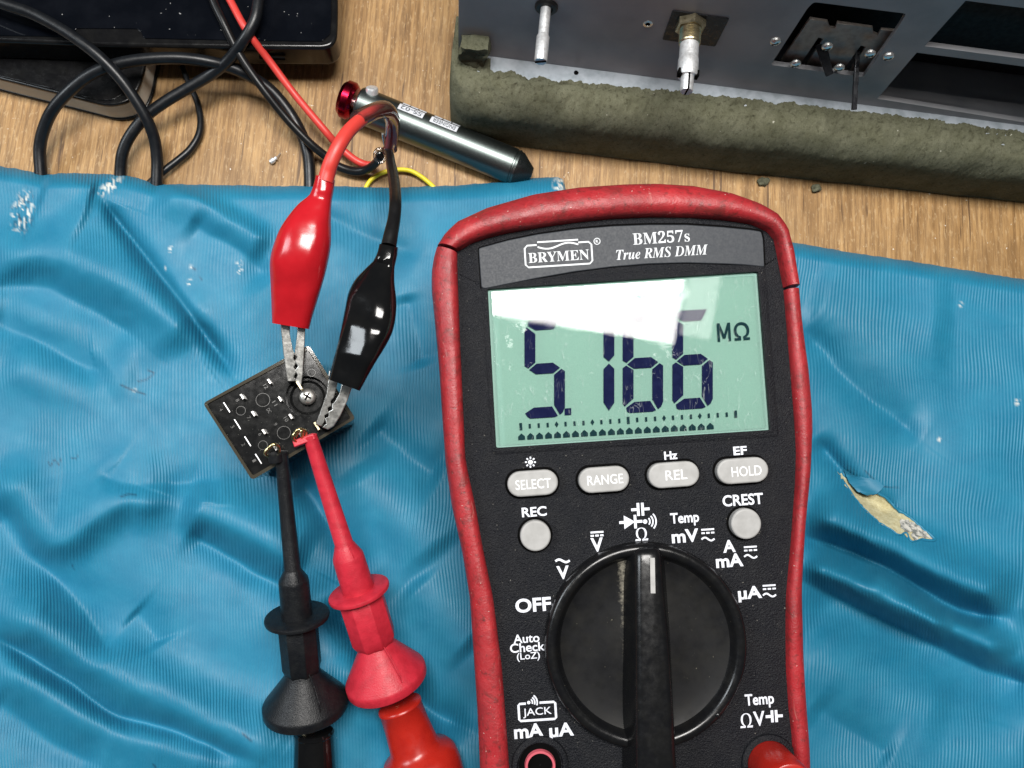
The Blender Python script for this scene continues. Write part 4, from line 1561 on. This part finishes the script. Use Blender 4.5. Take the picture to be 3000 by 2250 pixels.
def build_probe(label, prof, z0, z1, mat, idx, hook):
    th, A, B, ax, t, r = probe(label, prof, z0, z1, mat, None, hook, 'spring hook probes on the relay pins')
    i_st, i_sh, i_fl, i_hx, i_cn = idx
    L0 = lambda a: A + ax * a
    # stem
    mk('stem', *spin(A, B, [(t[0] - .02, r[0] * .8), (t[0], r[0]), (t[i_st], r[i_st]), (t[i_st] + .06, r[i_st] * 1.15)], 24), mat, th, smooth=40)
    # barrel
    mk('barrel', *spin(A, B, [(t[i_st], r[i_st]), (t[i_sh] - .03, r[i_sh] * .97), (t[i_sh] + .04, r[i_sh]), (t[i_fl] + .05, r[i_sh] * 1.04)], 28), mat, th, smooth=30)
    # flange
    f0, fr_ = t[i_fl], r[i_fl]
    mk('finger_flange', *spin(A, B, [(f0 - .06, fr_ * .45), (f0 - .07, fr_ * .92), (f0 - .04, fr_ * .985), (f0, fr_), (f0 + .05, fr_ * .985), (f0 + .08, fr_ * .92), (f0 + .09, fr_ * .45)], 48), mat, th, smooth=40)
    # eight sided grip
    g0, g1, gr = t[i_fl] + .08, t[i_cn] + .06, r[i_hx]
    mk('faceted_grip', *spin(A, B, [(g0, gr * .9), (g0 + .10, gr * 1.03), (g1 - .16, gr * 1.03), (g1 - .02, gr * .92), (g1 + .05, gr * .8)], 8, phase=.5), mat, th, bev=.018, seg=2)
    # cone plunger
    c0, c1, cr_ = t[i_cn], t[-1], r[-1]
    mk('plunger_cone', *spin(A, B, [(c0 - .02, r[i_cn] * .86), (c0 + .05, r[i_cn] * .93), (c0 + .16, r[i_cn] * 1.02), (c1 - .05, cr_ * .975), (c1 - .01, cr_ * .995), (c1 + .03, cr_), (c1 + .17, cr_ * 1.0), (c1 + .21, cr_ * .985), (c1 + .23, cr_ * .95), (c1 + .235, cr_ * .80), (c1 + .18, cr_ * .72), (c1 + .12, cr_ * .2)], 56), mat, th, smooth=24)
    # moulding seam along the upper side
    up = (C0 - (A + B) / 2).normalized()
    side_ = ax.cross(up).normalized()
    nn = (up * .95 + side_ * -.3).normalized()
    seam = [L0(t[i_st] + .05) + nn * r[i_sh] * .80, L0(t[i_sh]) + nn * r[i_sh] * 1.0, L0(t[i_fl] - .08) + nn * r[i_sh] * 1.02]
    mk('mould_seam', *sweep(seam, [.012] * 3, 6), mat, th)
    seam = [L0(c0 + .05) + nn * r[i_cn] * .93, L0(c0 + (c1 - c0) * .45) + nn * (r[i_cn] + (cr_ - r[i_cn]) * .50), L0(c1) + nn * cr_, L0(c1 + .22) + nn * cr_]
    mk('mould_seam', *sweep(seam, [.012] * 4, 6), mat, th)
    for hk in hook:
        px_tube('wire_hook', hk, M['goldwire'], th, n=10, per=6)
    return th, A, B, ax, t, r


hz = 4.72
bp = [(205, 125, 31), (222, 400, 35), (258, 690, 40), (272, 742, 72), (280, 860, 76), (286, 920, 155), (296, 1060, 93), (310, 1178, 90), (323, 1334, 203)]
th, A, B, ax, t, r = build_probe('black spring hook probe gripping a relay pin beside the red one', bp, 4.45, 2.1, M['blackprobe'], (2, 3, 5, 6, 7),
    [[Z5(740, 1330) + (4.5, 8), Z5(682, 1296) + (hz, 9), Z5(715, 1245) + (hz + .05, 10), Z5(760, 1213) + (hz + .08, 10), Z5(798, 1228) + (hz, 9), Z5(812, 1268) + (hz - .1, 9), Z5(800, 1330) + (4.4, 8)]])
c_ = at(*Z5(775, 1320), 4.55)
mk('hook_collar', *spin(c_ - ax * .08, c_ + ax * .2, [(0, .13), (.02, .16), (.2, .16)], 20), M['blackprobe'], th, smooth=30)
BA, BB, Bax, Bt, Br = A, B, ax, t, r
rp = [(345, 45, 34), (420, 300, 39), (500, 568, 45), (538, 625, 76), (560, 740, 82), (581, 797, 150), (632, 930, 108), (664, 1035, 88), (711, 1204, 198)]
th, A, B, ax, t, r = build_probe('red spring hook probe gripping a relay pin beside the black one', rp, 4.5, 2.1, M['redprobe'], (2, 3, 5, 6, 7),
    [[Z5(985, 1210) + (4.5, 8), Z5(930, 1158) + (hz, 9), Z5(950, 1110) + (hz + .05, 10), Z5(985, 1080) + (hz + .08, 10), Z5(1025, 1085) + (hz, 9), Z5(1045, 1115) + (hz - .1, 9), Z5(1030, 1200) + (4.4, 8)],
     [Z5(950, 1150) + (hz, 8), Z5(975, 1105) + (hz + .04, 9), Z5(1010, 1100) + (hz + .04, 9), Z5(1010, 1190) + (4.5, 8)]])
# square lug at the tip
lug = [at(*Z5(*p), 4.62) for p in ((922, 1178), (1108, 1112), (1130, 1165), (940, 1238))]
mk('hook_collar', lug + [q - V((0, 0, .22)) for q in lug], [(0, 1, 2, 3), (7, 6, 5, 4), (0, 4, 5, 1), (1, 5, 6, 2), (2, 6, 7, 3), (3, 7, 4, 0)], M['redprobe'], th, bev=.02)
RA, RB, Rax, Rt, Rr_ = A, B, ax, t, r

# test leads pushed into the probes
zb = Z7b(350, 1462)
pa = at(zb[0], zb[1], 2.0)
tl = thing('test_lead', pa, 'glossy black test lead tip with brass ferrule pushed into the black hook probe', 'test lead', 'test leads in the hook probes')
c1 = Bt[-1]
q0 = BA + Bax * (c1 + .12)
mk('brass_ferrule', *spin(q0, q0 + Bax, [(0, .16), (.24, .16), (.25, .24), (.30, .25), (.44, .25), (.45, .20), (.50, .20), (.51, .25), (.56, .25)], 28), M['brass'], tl, smooth=30)
e0 = at(*Z7b(366, 1478), 1.9)
e1 = at(*Z7b(372, 1900), 1.6)
mk('lead_handle', *spin(e0, e1, [(-.04, .30), (0, .46), (.05, .50), (.10, .50), (.12, .485), (.9, .52), (2.2, .56), (4.2, .60)], 40), M['blackboot'], tl, smooth=36)
tl2 = thing('test_lead', at(*Z7b(790, 1400), 1.8), 'red test lead tip with bulging finger guard pushed into the red hook probe', 'test lead', 'test leads in the hook probes')
q0 = RA + Rax * (Rt[-1] + .12)
mk('brass_ferrule', *spin(q0, q0 + Rax, [(0, .16), (.22, .16), (.23, .25), (.34, .26), (.35, .20), (.40, .20), (.41, .25), (.56, .25)], 28), M['brass'], tl2, smooth=30)
e0 = at(*Z7b(778, 1345), 1.95)
e1 = at(*Z7b(925, 1760), 1.5)
mk('lead_handle', *spin(e0, e1, [(-.04, .30), (0, .52), (.04, .565), (.09, .57), (.11, .55), (.6, .57), (1.15, .62), (1.30, .70), (1.40, .88), (1.55, .98), (1.85, 1.02), (2.2, 1.0), (2.6, .9), (4, .7)], 48), M['redplug'], tl2, smooth=50)

# ================================================================== DESOLDERING PUMP
a_ = at(1054, 307, .62)
b_ = at(1512, 491, .50)
pax = (b_ - a_).normalized()
pump = thing('desoldering_pump', a_ + pax * 2 - V((0, 0, .55)), 'brushed metal desoldering pump with a red plunger knob on the bench', 'pump')
pr_ = 52 * depth(a_) / F
mk('barrel', *spin(a_, b_, [(-.06, pr_ * .72), (-.02, pr_ * .94), (.03, pr_), ((b_ - a_).length - .12, pr_), ((b_ - a_).length - .10, pr_ * .95), ((b_ - a_).length - .06, pr_ * .95), ((b_ - a_).length - .04, pr_), ((b_ - a_).length + .02, pr_ * .98)], 56), M['brushed'], pump, smooth=30)
L_ = (b_ - a_).length
mk('nozzle', *spin(a_, b_, [(L_, pr_ * .95), (L_ + .10, pr_ * .92), (L_ + .46, pr_ * .42), (L_ + .52, pr_ * .34), (L_ + .54, pr_ * .2)], 36), M['nozzle'], pump, smooth=30)
kr = 55 * depth(a_) / F
k0 = at(1008, 289, .64)
kax = (at(1046, 304, .62) - k0).normalized()
kb_ = mk('plunger_knob', *spin(k0 - kax * .06, k0 + kax, [(-.02, kr * .82), (.06, kr * .93), (.10, kr), (.30, kr), (.35, kr * .93), (.42, kr * .80)], 44), M['redknob'], pump, smooth=24)
mk('plunger_rod', *spin(k0, a_, [(0, .16), ((a_ - k0).length, .16)], 20), M['steel'], pump, smooth=30)
bb = at(1092, 283, 1.0)
bu = (at(1092, 262, 1.2) - bb).normalized()
bu = V((0.05, .62, .78)).normalized()
bc = a_ + pax * .42 + bu * (pr_ * .9)
mk('release_button', *spin(bc, bc + bu, [(-.1, .19), (.16, .19), (.20, .17), (.22, .12)], 24), M['alu'], pump, smooth=30)
# printed plates wrapped on the barrel
pv = V((0, 0, 1)) - pax * pax.z
pv.normalize()
ps = pv.cross(pax)          # pax x pv side
if ps.y < 0:
    ps = -ps


def bw(s, a, h=0.0):
    """s along the barrel, a = angle from the top towards the far side"""
    return a_ + pax * s + (pv * math.cos(a) + ps * math.sin(a)) * (pr_ + h)


def wrap(name, s0, s1, a0, a1, mat, h, parent):
    vs, fs = [], []
    n = 8
    for i in range(n + 1):
        a = a0 + (a1 - a0) * i / n
        vs += [bw(s0, a, h), bw(s1, a, h)]
    fs = [(2 * i, 2 * i + 1, 2 * i + 3, 2 * i + 2) for i in range(n)]
    return mk(name, vs, fs, mat, parent, smooth=60)


def barrel_s(px, py):
    return (hit(px, py, a_ + V((0, 0, pr_ * .8)), V((0, 0, 1))) - a_).dot(pax)


s_a, s_b, s_c, s_d = barrel_s(1164, 322), barrel_s(1236, 352), barrel_s(1256, 362), barrel_s(1334, 394)
for s0, s1, tx in ((s_a, s_b, 'SS-02'), (s_c, s_d, 'ENGINEER')):
    lab = wrap('label_plate', s0, s1, .16, .62, M['labelprint'], .006, pump)
    tw = lambda x, y, h: bw(s0 + (s1 - s0) * x, y, h)
    vs, fs = text_vf(tx, lambda x, y, h: bw(x, y, h), (s0 + s1) / 2, .39, -(s1 - s0) * .84, -.30, .008, .004, .01)
    mk('label_lettering', vs, fs, M['labelink'], lab)
    for k in range(3):
        f0 = s0 + .05 + (s1 - s0) * k / 3
        wrap('label_line', f0, f0 + (s1 - s0) * .29, .72, .92, M['labelprint'], .006, pump)

# ================================================================== BLACK CABLES
def q1(pts, z, d):
    return [(x / 2.212, y / 2.212, zz, d) for (x, y), zz in zip(pts, z)]


cg = 'black cables looped behind the sheet'
def cable(label, pts, cat='cable', n=18, name='cable'):
    o = px_tube(name, pts, M['cable'], None, n=n, per=8)
    return tag(o, label, cat, cg)


cable('thick black cable crossing the tablet from the upper left corner down to the sheet',
      q1([(-260, -110), (0, 15), (200, 85), (400, 190), (600, 330), (750, 475), (860, 620), (950, 770), (1000, 900), (1018, 1040), (1015, 1180), (1010, 1330)],
         [2.6, 2.5, 2.4, 2.3, 2.15, 1.9, 1.6, 1.25, .9, .6, .4, .2], 33))
cable('thick black cable arching high over the notebook with both ends under the sheet',
      q1([(272, 1340), (265, 1130), (258, 960), (290, 820), (350, 700), (450, 590), (560, 500), (680, 440), (830, 400), (1000, 380), (1180, 378), (1350, 400), (1500, 440), (1640, 505), (1760, 590), (1870, 720), (1950, 860), (1990, 980), (2005, 1100), (2010, 1340)],
         [.1, .35, .6, .9, 1.2, 1.45, 1.6, 1.7, 1.75, 1.75, 1.7, 1.6, 1.35, 1.1, .85, .6, .4, .3, .25, .1], 34))
cable('thick black cable rising from the sheet and passing over the edge of the tablet',
      q1([(780, 1330), (780, 1130), (795, 990), (850, 870), (950, 750), (1070, 660), (1220, 570), (1370, 480), (1480, 390), (1580, 260), (1650, 130), (1675, 0), (1690, -150)],
         [.1, .35, .6, .8, .95, 1.05, 1.15, 1.3, 1.6, 2.05, 2.25, 2.3, 2.3], 33))
cable('thinner black cable curving from under the notebook to the sheet',
      [(x / 2.212, y / 2.212, z, d) for x, y, z, d in ((1180, 430, .3, 15), (1225, 545, .25, 16), (1262, 620, .22, 17), (1288, 700, .2, 18), (1300, 790, .2, 19), (1285, 880, .2, 20), (1230, 970, .2, 21), (1150, 1040, .22, 21), (1060, 1110, .25, 21), (960, 1200, .2, 21), (900, 1300, .1, 21))], n=14)
yw = px_tube('wire', [(1062, 580, .12, 13), (1076, 542, .14, 13), (1098, 518, .16, 13), (1130, 503, .18, 13), (1166, 497, .2, 13), (1200, 500, .2, 13), (1230, 515, .18, 13), (1262, 540, .15, 13), (1290, 570, .1, 13)], M['yellow'], None)
tag(yw, 'thin yellow wire looping out from under the blue sheet', 'wire')
# clipped component leg on the bench
cl = thing('wire_offcut', at(802, 466, 0), 'tiny clipped metal pin lying on the bare wood', 'offcut')
c0, c1_ = at(792, 476, .10), at(810, 462, .12)
mk('pin_barrel', *spin(c0, c1_, [(0, .07), (.05, .085), ((c1_ - c0).length * .6, .085), ((c1_ - c0).length * .65, .05), ((c1_ - c0).length, .06)], 16), M['alu'], cl, smooth=40)
mk('pin_leg', *sweep([c1_, at(822, 449, .06)], [.018, .014], 8), M['steel'], cl)

# ================================================================== TABLET AND NOTEBOOK
def pw(z_ref):
    """outline given in photo px on plane z_ref -> world xy"""
    return lambda px, py: (at(px, py, z_ref).x, at(px, py, z_ref).y)


wl = lambda x, y, h: V((x, y, h))
f_ = pw(.92)
nb = thing('notebook', V((*f_(100, 200), 0)), 'black leather-look notebook with grey page edges under the tablet', 'notebook')
npx = [(-420, 120), (0, 232), (177, 276), (316, 312), (384, 298), (415, 240), (520, -300), (-420, -420)]
N1 = round_poly([f_(*p) for p in npx], .42, 8)
cv = mk('front_cover', *prism(N1, [], .94, .80, wl), M['leather'], nb, bev=.05, seg=4)
inn = [(p[0], p[1]) for p in N1]
cxm, cym = sum(p[0] for p in inn) / len(inn), sum(p[1] for p in inn) / len(inn)
shr = lambda P, k: [(cxm + (x - cxm) * k, cym + (y - cym) * k) for x, y in P]
mk('page_block', *prism(shr(N1, .985), [], .81, .12, wl), M['pages'], nb, smooth=30)
mk('back_cover', *prism(shr(N1, 1.008), [], .13, .02, wl), M['leather'], nb, bev=.04, seg=3)
# stitched crease along the front edge
st = [at(x, y, .95) for x, y in cr([(-300, 140), (0, 222), (177, 264), (280, 290), (330, 291), (356, 276)], 6)]
mk('edge_stitch', *sweep([p + V((0, 0, .012 * math.sin(i * 1.9))) for i, p in enumerate(st)], [.022] * len(st), 8), M['leather'], cv, smooth=60)

f_ = pw(1.85)
tb = thing('tablet', V((*f_(500, 50), .95)), 'glossy black tablet with rounded corner lying on the notebook', 'tablet')
tpx = [(-420, 112), (0, 119), (316, 132), (768, 139), (985, 141), (990, 40), (975, -760), (-420, -760)]
T1 = round_poly([f_(*p) for p in tpx], .55, 10)
mk('body', *prism(T1, [], 1.84, .95, wl), M['tabletside'], tb, bev=.09, seg=4)
spx = [(-420, 100), (0, 105), (205, 108), (216, 104), (224, 84), (400, 85), (414, 93), (420, 113), (760, 120), (945, 122), (968, 100), (972, 40), (955, -740), (-420, -740)]
T2 = round_poly([f_(*p) for p in spx], .07, 4)
mk('screen_panel', *prism(T2, [], 1.875, 1.80, wl), M['tablet'], tb, bev=.015)
sl = [at(*p, 1.42) for p in ((760, 166), (835, 170))]
mk('side_slot', *box((sl[0] + sl[1]) / 2 + V((0, -.02, 0)), (sl[1] - sl[0]) / 2, V((0, .025, 0)), V((0, 0, .05))), M['black'], tb)

# ================================================================== RADIO CHASSIS WITH FOAM TRIM
pA, pB = at(1433, 162, 2.5), at(2995, 365, 2.5)
RX = (pB - pA)
RX.z = 0
RX.normalize()
RY = V((RX.y, -RX.x, 0))              # towards the viewer
RZ = V((0, 0, 1))
PO = at(1343, 150, 2.5)
PO = pA + RX * (PO - pA).dot(RX)      # lower left of the panel


def cw(x, z, y=0.0):
    return PO + RX * x + RZ * (z - 2.5) + RY * y


def cpx(px, py, y=0.0):
    q = hit(px, py, PO + RY * y, RY) - PO
    return q.dot(RX), q.z + 2.5


rad = thing('radio_chassis', cw(8, 0, -4), 'bare dark metal radio chassis with control shafts and ragged olive foam trim', 'radio chassis')
XR, ZT = 22.0, 7.6
pxz = lambda *pts: [cpx(*p) for p in pts]
winA = pxz((2709, 135), (2829, 2), (3250, 55), (3250, 205))
winB = pxz((2570, 289), (2686, 154), (3260, 228), (3260, 400))
slot = round_poly(pxz((2366, 38), (2384, 8), (2655, 40), (2628, 88), (2560, 78), (2389, 58)), .02, 2)
slot2 = round_poly(pxz((2262, 196), (2365, 30), (2388, 6), (2655, 39), (2640, 70), (2595, 90), (2490, 222)), .03, 2)
sl2 = [cpx(*p) for p in ((2258, 190), (2366, 24), (2384, 6), (2656, 40), (2630, 84), (2530, 226))]
holes = [winA, winB, round_poly(sl2, .08, 4)]
g1 = cpx(1601, 19)
g2 = cpx(2022, 60)
wfp = lambda x, y, h: cw(x, y, h)
panel = mk('front_panel', *prism([(0, 2.36), (XR, 2.36), (XR, ZT), (0, ZT)], holes, 0, -.14, wfp), M['panel'], rad)
bx = cw(0, 0)
# side, back, top, bottom shells behind the panel
mk('chassis_shell', *join(box(cw(.05, (ZT + 2.4) / 2, -4.15), RX * .06, RY * 4.0, RZ * ((ZT - 2.4) / 2)), box(cw(XR - .05, (ZT + 2.4) / 2, -4.15), RX * .06, RY * 4.0, RZ * ((ZT - 2.4) / 2)),
                          box(cw(XR / 2, (ZT + 2.4) / 2, -8.2), RX * XR / 2, RY * .06, RZ * ((ZT - 2.4) / 2)), box(cw(XR / 2, ZT - .06, -4.2), RX * (XR / 2 - .02), RY * 4.0, RZ * .06),
                          box(cw(XR / 2, 2.43, -4.2), RX * (XR / 2 - .02), RY * 4.0, RZ * .06)), M['panel'], rad)
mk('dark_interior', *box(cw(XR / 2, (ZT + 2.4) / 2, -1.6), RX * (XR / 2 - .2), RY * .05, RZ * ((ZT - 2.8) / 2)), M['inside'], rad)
mk('window_bar', *box(V(cw(*cpx(2900, 170, -.5), -.5)), RX * 2.6, RY * .03, RZ * .12), M['panel'], rad)
mk('flange', *box(cw(XR / 2, 2.44, .36), RX * (XR / 2 - .3), RY * .36, RZ * .03), M['flange'], rad, bev=.01)
# foam trim swept along the front edge
fz = 2.52
yF = [((at(x, y, 0) - PO).dot(RY)) for x, y in ((1531, 440), (2149, 513), (3000, 602))]
yT = [((at(x, y, fz) - PO).dot(RY)) for x, y in ((1493, 204), (1578, 222), (1763, 239), (1994, 262), (2149, 278), (2536, 320), (3000, 378))]
xT = [((at(x, y, fz) - PO).dot(RX)) for x, y in ((1493, 204), (1578, 222), (1763, 239), (1994, 262), (2149, 278), (2536, 320), (3000, 378))]
x_left = (at(1316, 235, 2.3) - PO).dot(RX)
print('FOAM', yF, yT, xT, x_left)
NXF, = (760,)
prof_s = []
vs, fs = [], []
NP = 64
for i in range(NXF):
    x = x_left + (XR + .2 - x_left) * (i / (NXF - 1)) ** 1.0
    yf = np.interp(x, [(at(1531, 440, 0) - PO).dot(RX), (at(2149, 513, 0) - PO).dot(RX), (at(3000, 602, 0) - PO).dot(RX)], yF)
    yb = np.interp(x, xT, yT)
    if x < .95:
        yb = .02
    dl = x - x_left
    # the corner is rounded in plan
    cr_ = .75
    shrink = cr_ - math.sqrt(max(0, cr_ ** 2 - max(0, cr_ - dl) ** 2)) if dl < cr_ else 0
    yf = yf - shrink
    if x < 0:
        yb = -1.2
    yb += .07 + .10 * noise.noise(V((x * 2.2, 1, 2))) + .08 * noise.noise(V((x * 6, 1, 2))) + .05 * noise.noise(V((x * 17, 4, 2)))
    Rf = .95
    prof = [(yb, 2.42), (yb + .01, fz)]
    for k in range(18):
        prof.append((yb + .02 + (yf - Rf * .85 - yb) * (k + 1) / 18, fz + .04))
    for k in range(1, 18):
        a = math.radians(90 * k / 18)
        prof.append((yf - Rf * .85 + Rf * .85 * math.sin(a), fz + .04 - Rf * (1 - math.cos(a))))
    for k in range(NP - len(prof)):
        n_l = NP - 37
        zz = (fz + .04 - Rf) * (1 - (k + 1) / n_l)
        prof.append((yf + .0 - .10 * (k / n_l), max(.015, zz)))
    prof = prof[:NP]
    for j, (y, z) in enumerate(prof):
        p = cw(x, z, y)
        if j > 0 and z > .05:
            a = (fz + .1 - z) / 2.6
            lump = max(0.0, 1 - abs(j - 17) / 13)
            d = noise.fractal(p * .9, 1.0, 2.0, 3) * .06 + lump * (noise.fractal(p * 2.6, .8, 2.0, 4) * .10 + abs(noise.noise(p * 4.1 + V((7, 3, 1)))) * -.16)
            d += (noise.noise(p * 11) * .030 + noise.noise(p * 24) * .024) * (1.0 if j < 26 else .45)
            if j < 16:
                p = p + RZ * d
            else:
                p = p + RY * d * .8 + RZ * d * .4
        vs.append(p)
for i in range(NXF - 1):
    for j in range(NP - 1):
        a = i * NP + j
        fs.append((a, a + 1, a + 1 + NP, a + NP))
fs.append(tuple(range(NP)))
fs.append(tuple(reversed(range((NXF - 1) * NP, NXF * NP))))
fm = mk('foam_trim', vs, fs, M['foam'], rad, smooth=60)
# raised foam block at the left corner of the panel
tl_, tr_ = cpx(1350, 104, .42), cpx(1430, 112, .42)
vf = box(cw((tl_[0] + tr_[0]) / 2 - .0, 2.9, .20), RX * ((tr_[0] - tl_[0]) / 2), RY * .21, RZ * .48)
bm = bmesh.new()
bvs = [bm.verts.new(v) for v in vf[0]]
for f in vf[1]:
    bm.faces.new([bvs[i] for i in f])
bmesh.ops.subdivide_edges(bm, edges=bm.edges, cuts=14, use_grid_fill=True)
for v in bm.verts:
    v.co += V((noise.noise(v.co * 3), noise.noise(v.co * 3 + V((5, 0, 0))), noise.noise(v.co * 3 + V((0, 9, 0))))) * .13
bm.verts.index_update()
vs, fs = [v.co.copy() for v in bm.verts], [tuple(v.index for v in f.verts) for f in bm.faces]
bm.free()
mk('foam_block', vs, fs, M['foam'], rad, smooth=60)


# controls on the panel
def stub(name, px, py, prof, mat, n=28, parent=None, phase=0):
    x, z = cpx(px, py)
    c = cw(x, z, 0)
    return mk(name, *spin(c, c + RY, prof, n, phase=phase), mat, parent or rad, smooth=32)


gr = stub('grommet', 1601, 19, [(-.05, .30), (.05, .30), (.09, .26), (.10, .17), (.02, .15)], M['grom'])
sh1 = stub('control_shaft', 1600, 17, [(.0, .135), (.86, .135), (.87, .128)], M['alu'])
stub('knurled_tip', 1600, 17, [(.84, .14), (.90, .17), (1.52, .17), (1.58, .15)], M['alu'], 14, sh1)
x, z = cpx(1600, 17)
mk('tip_slot', *box(cw(x, z, 1.585), (RX * .94 + RZ * .34) * .15, (RZ * .94 - RX * .34) * .025, RY * .012), M['black'], sh1)
# second control: mounting plate, nut, thread, split shaft
mp = [cpx(*p) for p in ((1971, 28), (2137, 52), (2096, 134), (1940, 114))]
mk('mount_plate', *prism(round_poly(mp, .06, 3), [], .035, -.02, wfp), M['plate_dark'], rad, bev=.012)
sh2 = stub('hex_nut', 2024, 64, [(.02, .40), (.20, .40), (.24, .36)], M['brass'], 6)
stub('threaded_bushing', 2024, 64, [(.1, .27)] + sum([[(.22 + .045 * k, .255), (.2425 + .045 * k, .28)] for k in range(9)], []) + [(.64, .27), (.66, .24)], M['brass'], 32, sh2)
stub('outer_shaft', 2024, 64, [(.6, .245), (1.02, .245), (1.05, .25), (1.08, .262), (1.52, .262), (1.56, .24)], M['alu'], 18, sh2)
stub('inner_shaft', 2024, 64, [(1.4, .17), (1.92, .165), (1.97, .15)], M['alu'], 28, sh2)
x, z = cpx(2024, 64)
mk('shaft_slot', *box(cw(x, z + .02, 1.75), RX * .022, RZ * .17, RY * .225), M['black'], sh2)
for dx in (-.215, .215):
    mk('shaft_notch', *box(cw(x + dx, z + .05, 1.50), RX * .05, RZ * .10, RY * .08), M['black'], sh2)
for px, py in ((1898, 70), (2272, 118), (2603, 162), (2331, 183), (2424, 133), (2459, 195), (2549, 154)):
    s_ = stub('screw', px, py, [(-.05, .085), (.02, .145), (.07, .135), (.10, .09), (.11, .0)] if px != 1898 else [(-.02, .13), (.01, .13), (.015, .07), (-.06, .05)], M['steel'], 24)
    if px != 1898:
        x, z = cpx(px, py)
        mk('screw_slot', *box(cw(x, z - .02, .10), (RX * .8 + RZ * .6) * .09, (RZ * .8 - RX * .6) * .018, RY * .012), M['black'], s_)
    else:
        x, z = cpx(px, py)
        mk('rivet_hole', *spin(cw(x, z, .002), cw(x, z, 1), [(.0, .075), (.004, .0)], 20), M['black'], s_)
x, z = cpx(1688, 213)
q = at(1688, 213, 2.475)
mk('flange_hole', *spin(q, q + RZ, [(0, .07), (.004, 0)], 20), M['black'], rad)
# slide switch plate behind the cut-out
yS = -.30
swp = [cpx(*p, yS) for p in ((2268, 208), (2372, 56), (2424, 64), (2430, 82), (2446, 84), (2452, 68), (2556, 82), (2558, 98), (2572, 104), (2580, 88), (2640, 92), (2560, 232))]
s1 = [cpx(*p, yS) for p in ((2344, 190), (2398, 110), (2412, 114), (2358, 196))]
s2 = [cpx(*p, yS) for p in ((2472, 204), (2522, 134), (2536, 138), (2488, 210))]
swb = mk('slide_plate', *prism(swp, [s1, s2], yS, yS - .08, wfp), M['slide'], rad, bev=.01)
# two flat levers through the slots
def lever(px0, py0, px1, py1, w0, w1, y0, y1, name='slide_lever'):
    x0, z0 = cpx(px0, py0, y0)
    x1, z1 = cpx(px1, py1, y1)
    a, b = cw(x0, z0, y0), cw(x1, z1, y1)
    d = (b - a).normalized()
    s = RX - d * RX.dot(d)
    s.normalize()
    t_ = d.cross(s)
    vs = [a + s * w0 + t_ * .05, a - s * w0 + t_ * .05, a - s * w0 - t_ * .05, a + s * w0 - t_ * .05, b + s * w1 + t_ * .05, b - s * w1 + t_ * .05, b - s * w1 - t_ * .05, b + s * w1 - t_ * .05]
    return mk(name, vs, [(3, 2, 1, 0), (4, 5, 6, 7), (0, 1, 5, 4), (1, 2, 6, 5), (2, 3, 7, 6), (3, 0, 4, 7)], M['plate_dark'], rad, bev=.015)


lever(2404, 126, 2430, 220, .14, .10, -.35, .25)
lever(2512, 150, 2502, 322, .06, .065, -.35, 1.05)

# crumbs fallen off the foam
for px, py, r_, lb in ((2237, 531, .15, 'crumb of olive foam on the wood, nearer the meter top'), (2392, 552, .13, 'pale crumb of foam on the wood below the lever')):
    c = at(px, py, .10)
    v_, f_c = ellipsoid(c, V((r_ * 1.2, 0, 0)), V((0, r_, 0)), V((0, 0, r_ * .8)), 20, 12)
    v_ = [p + (p - c).normalized() * noise.noise(p * 9) * .07 for p in v_]
    o = mk('foam_crumb', v_, f_c, M['crumb'], None, smooth=60)
    tag(o, lb, 'crumb', 'foam crumbs below the chassis')
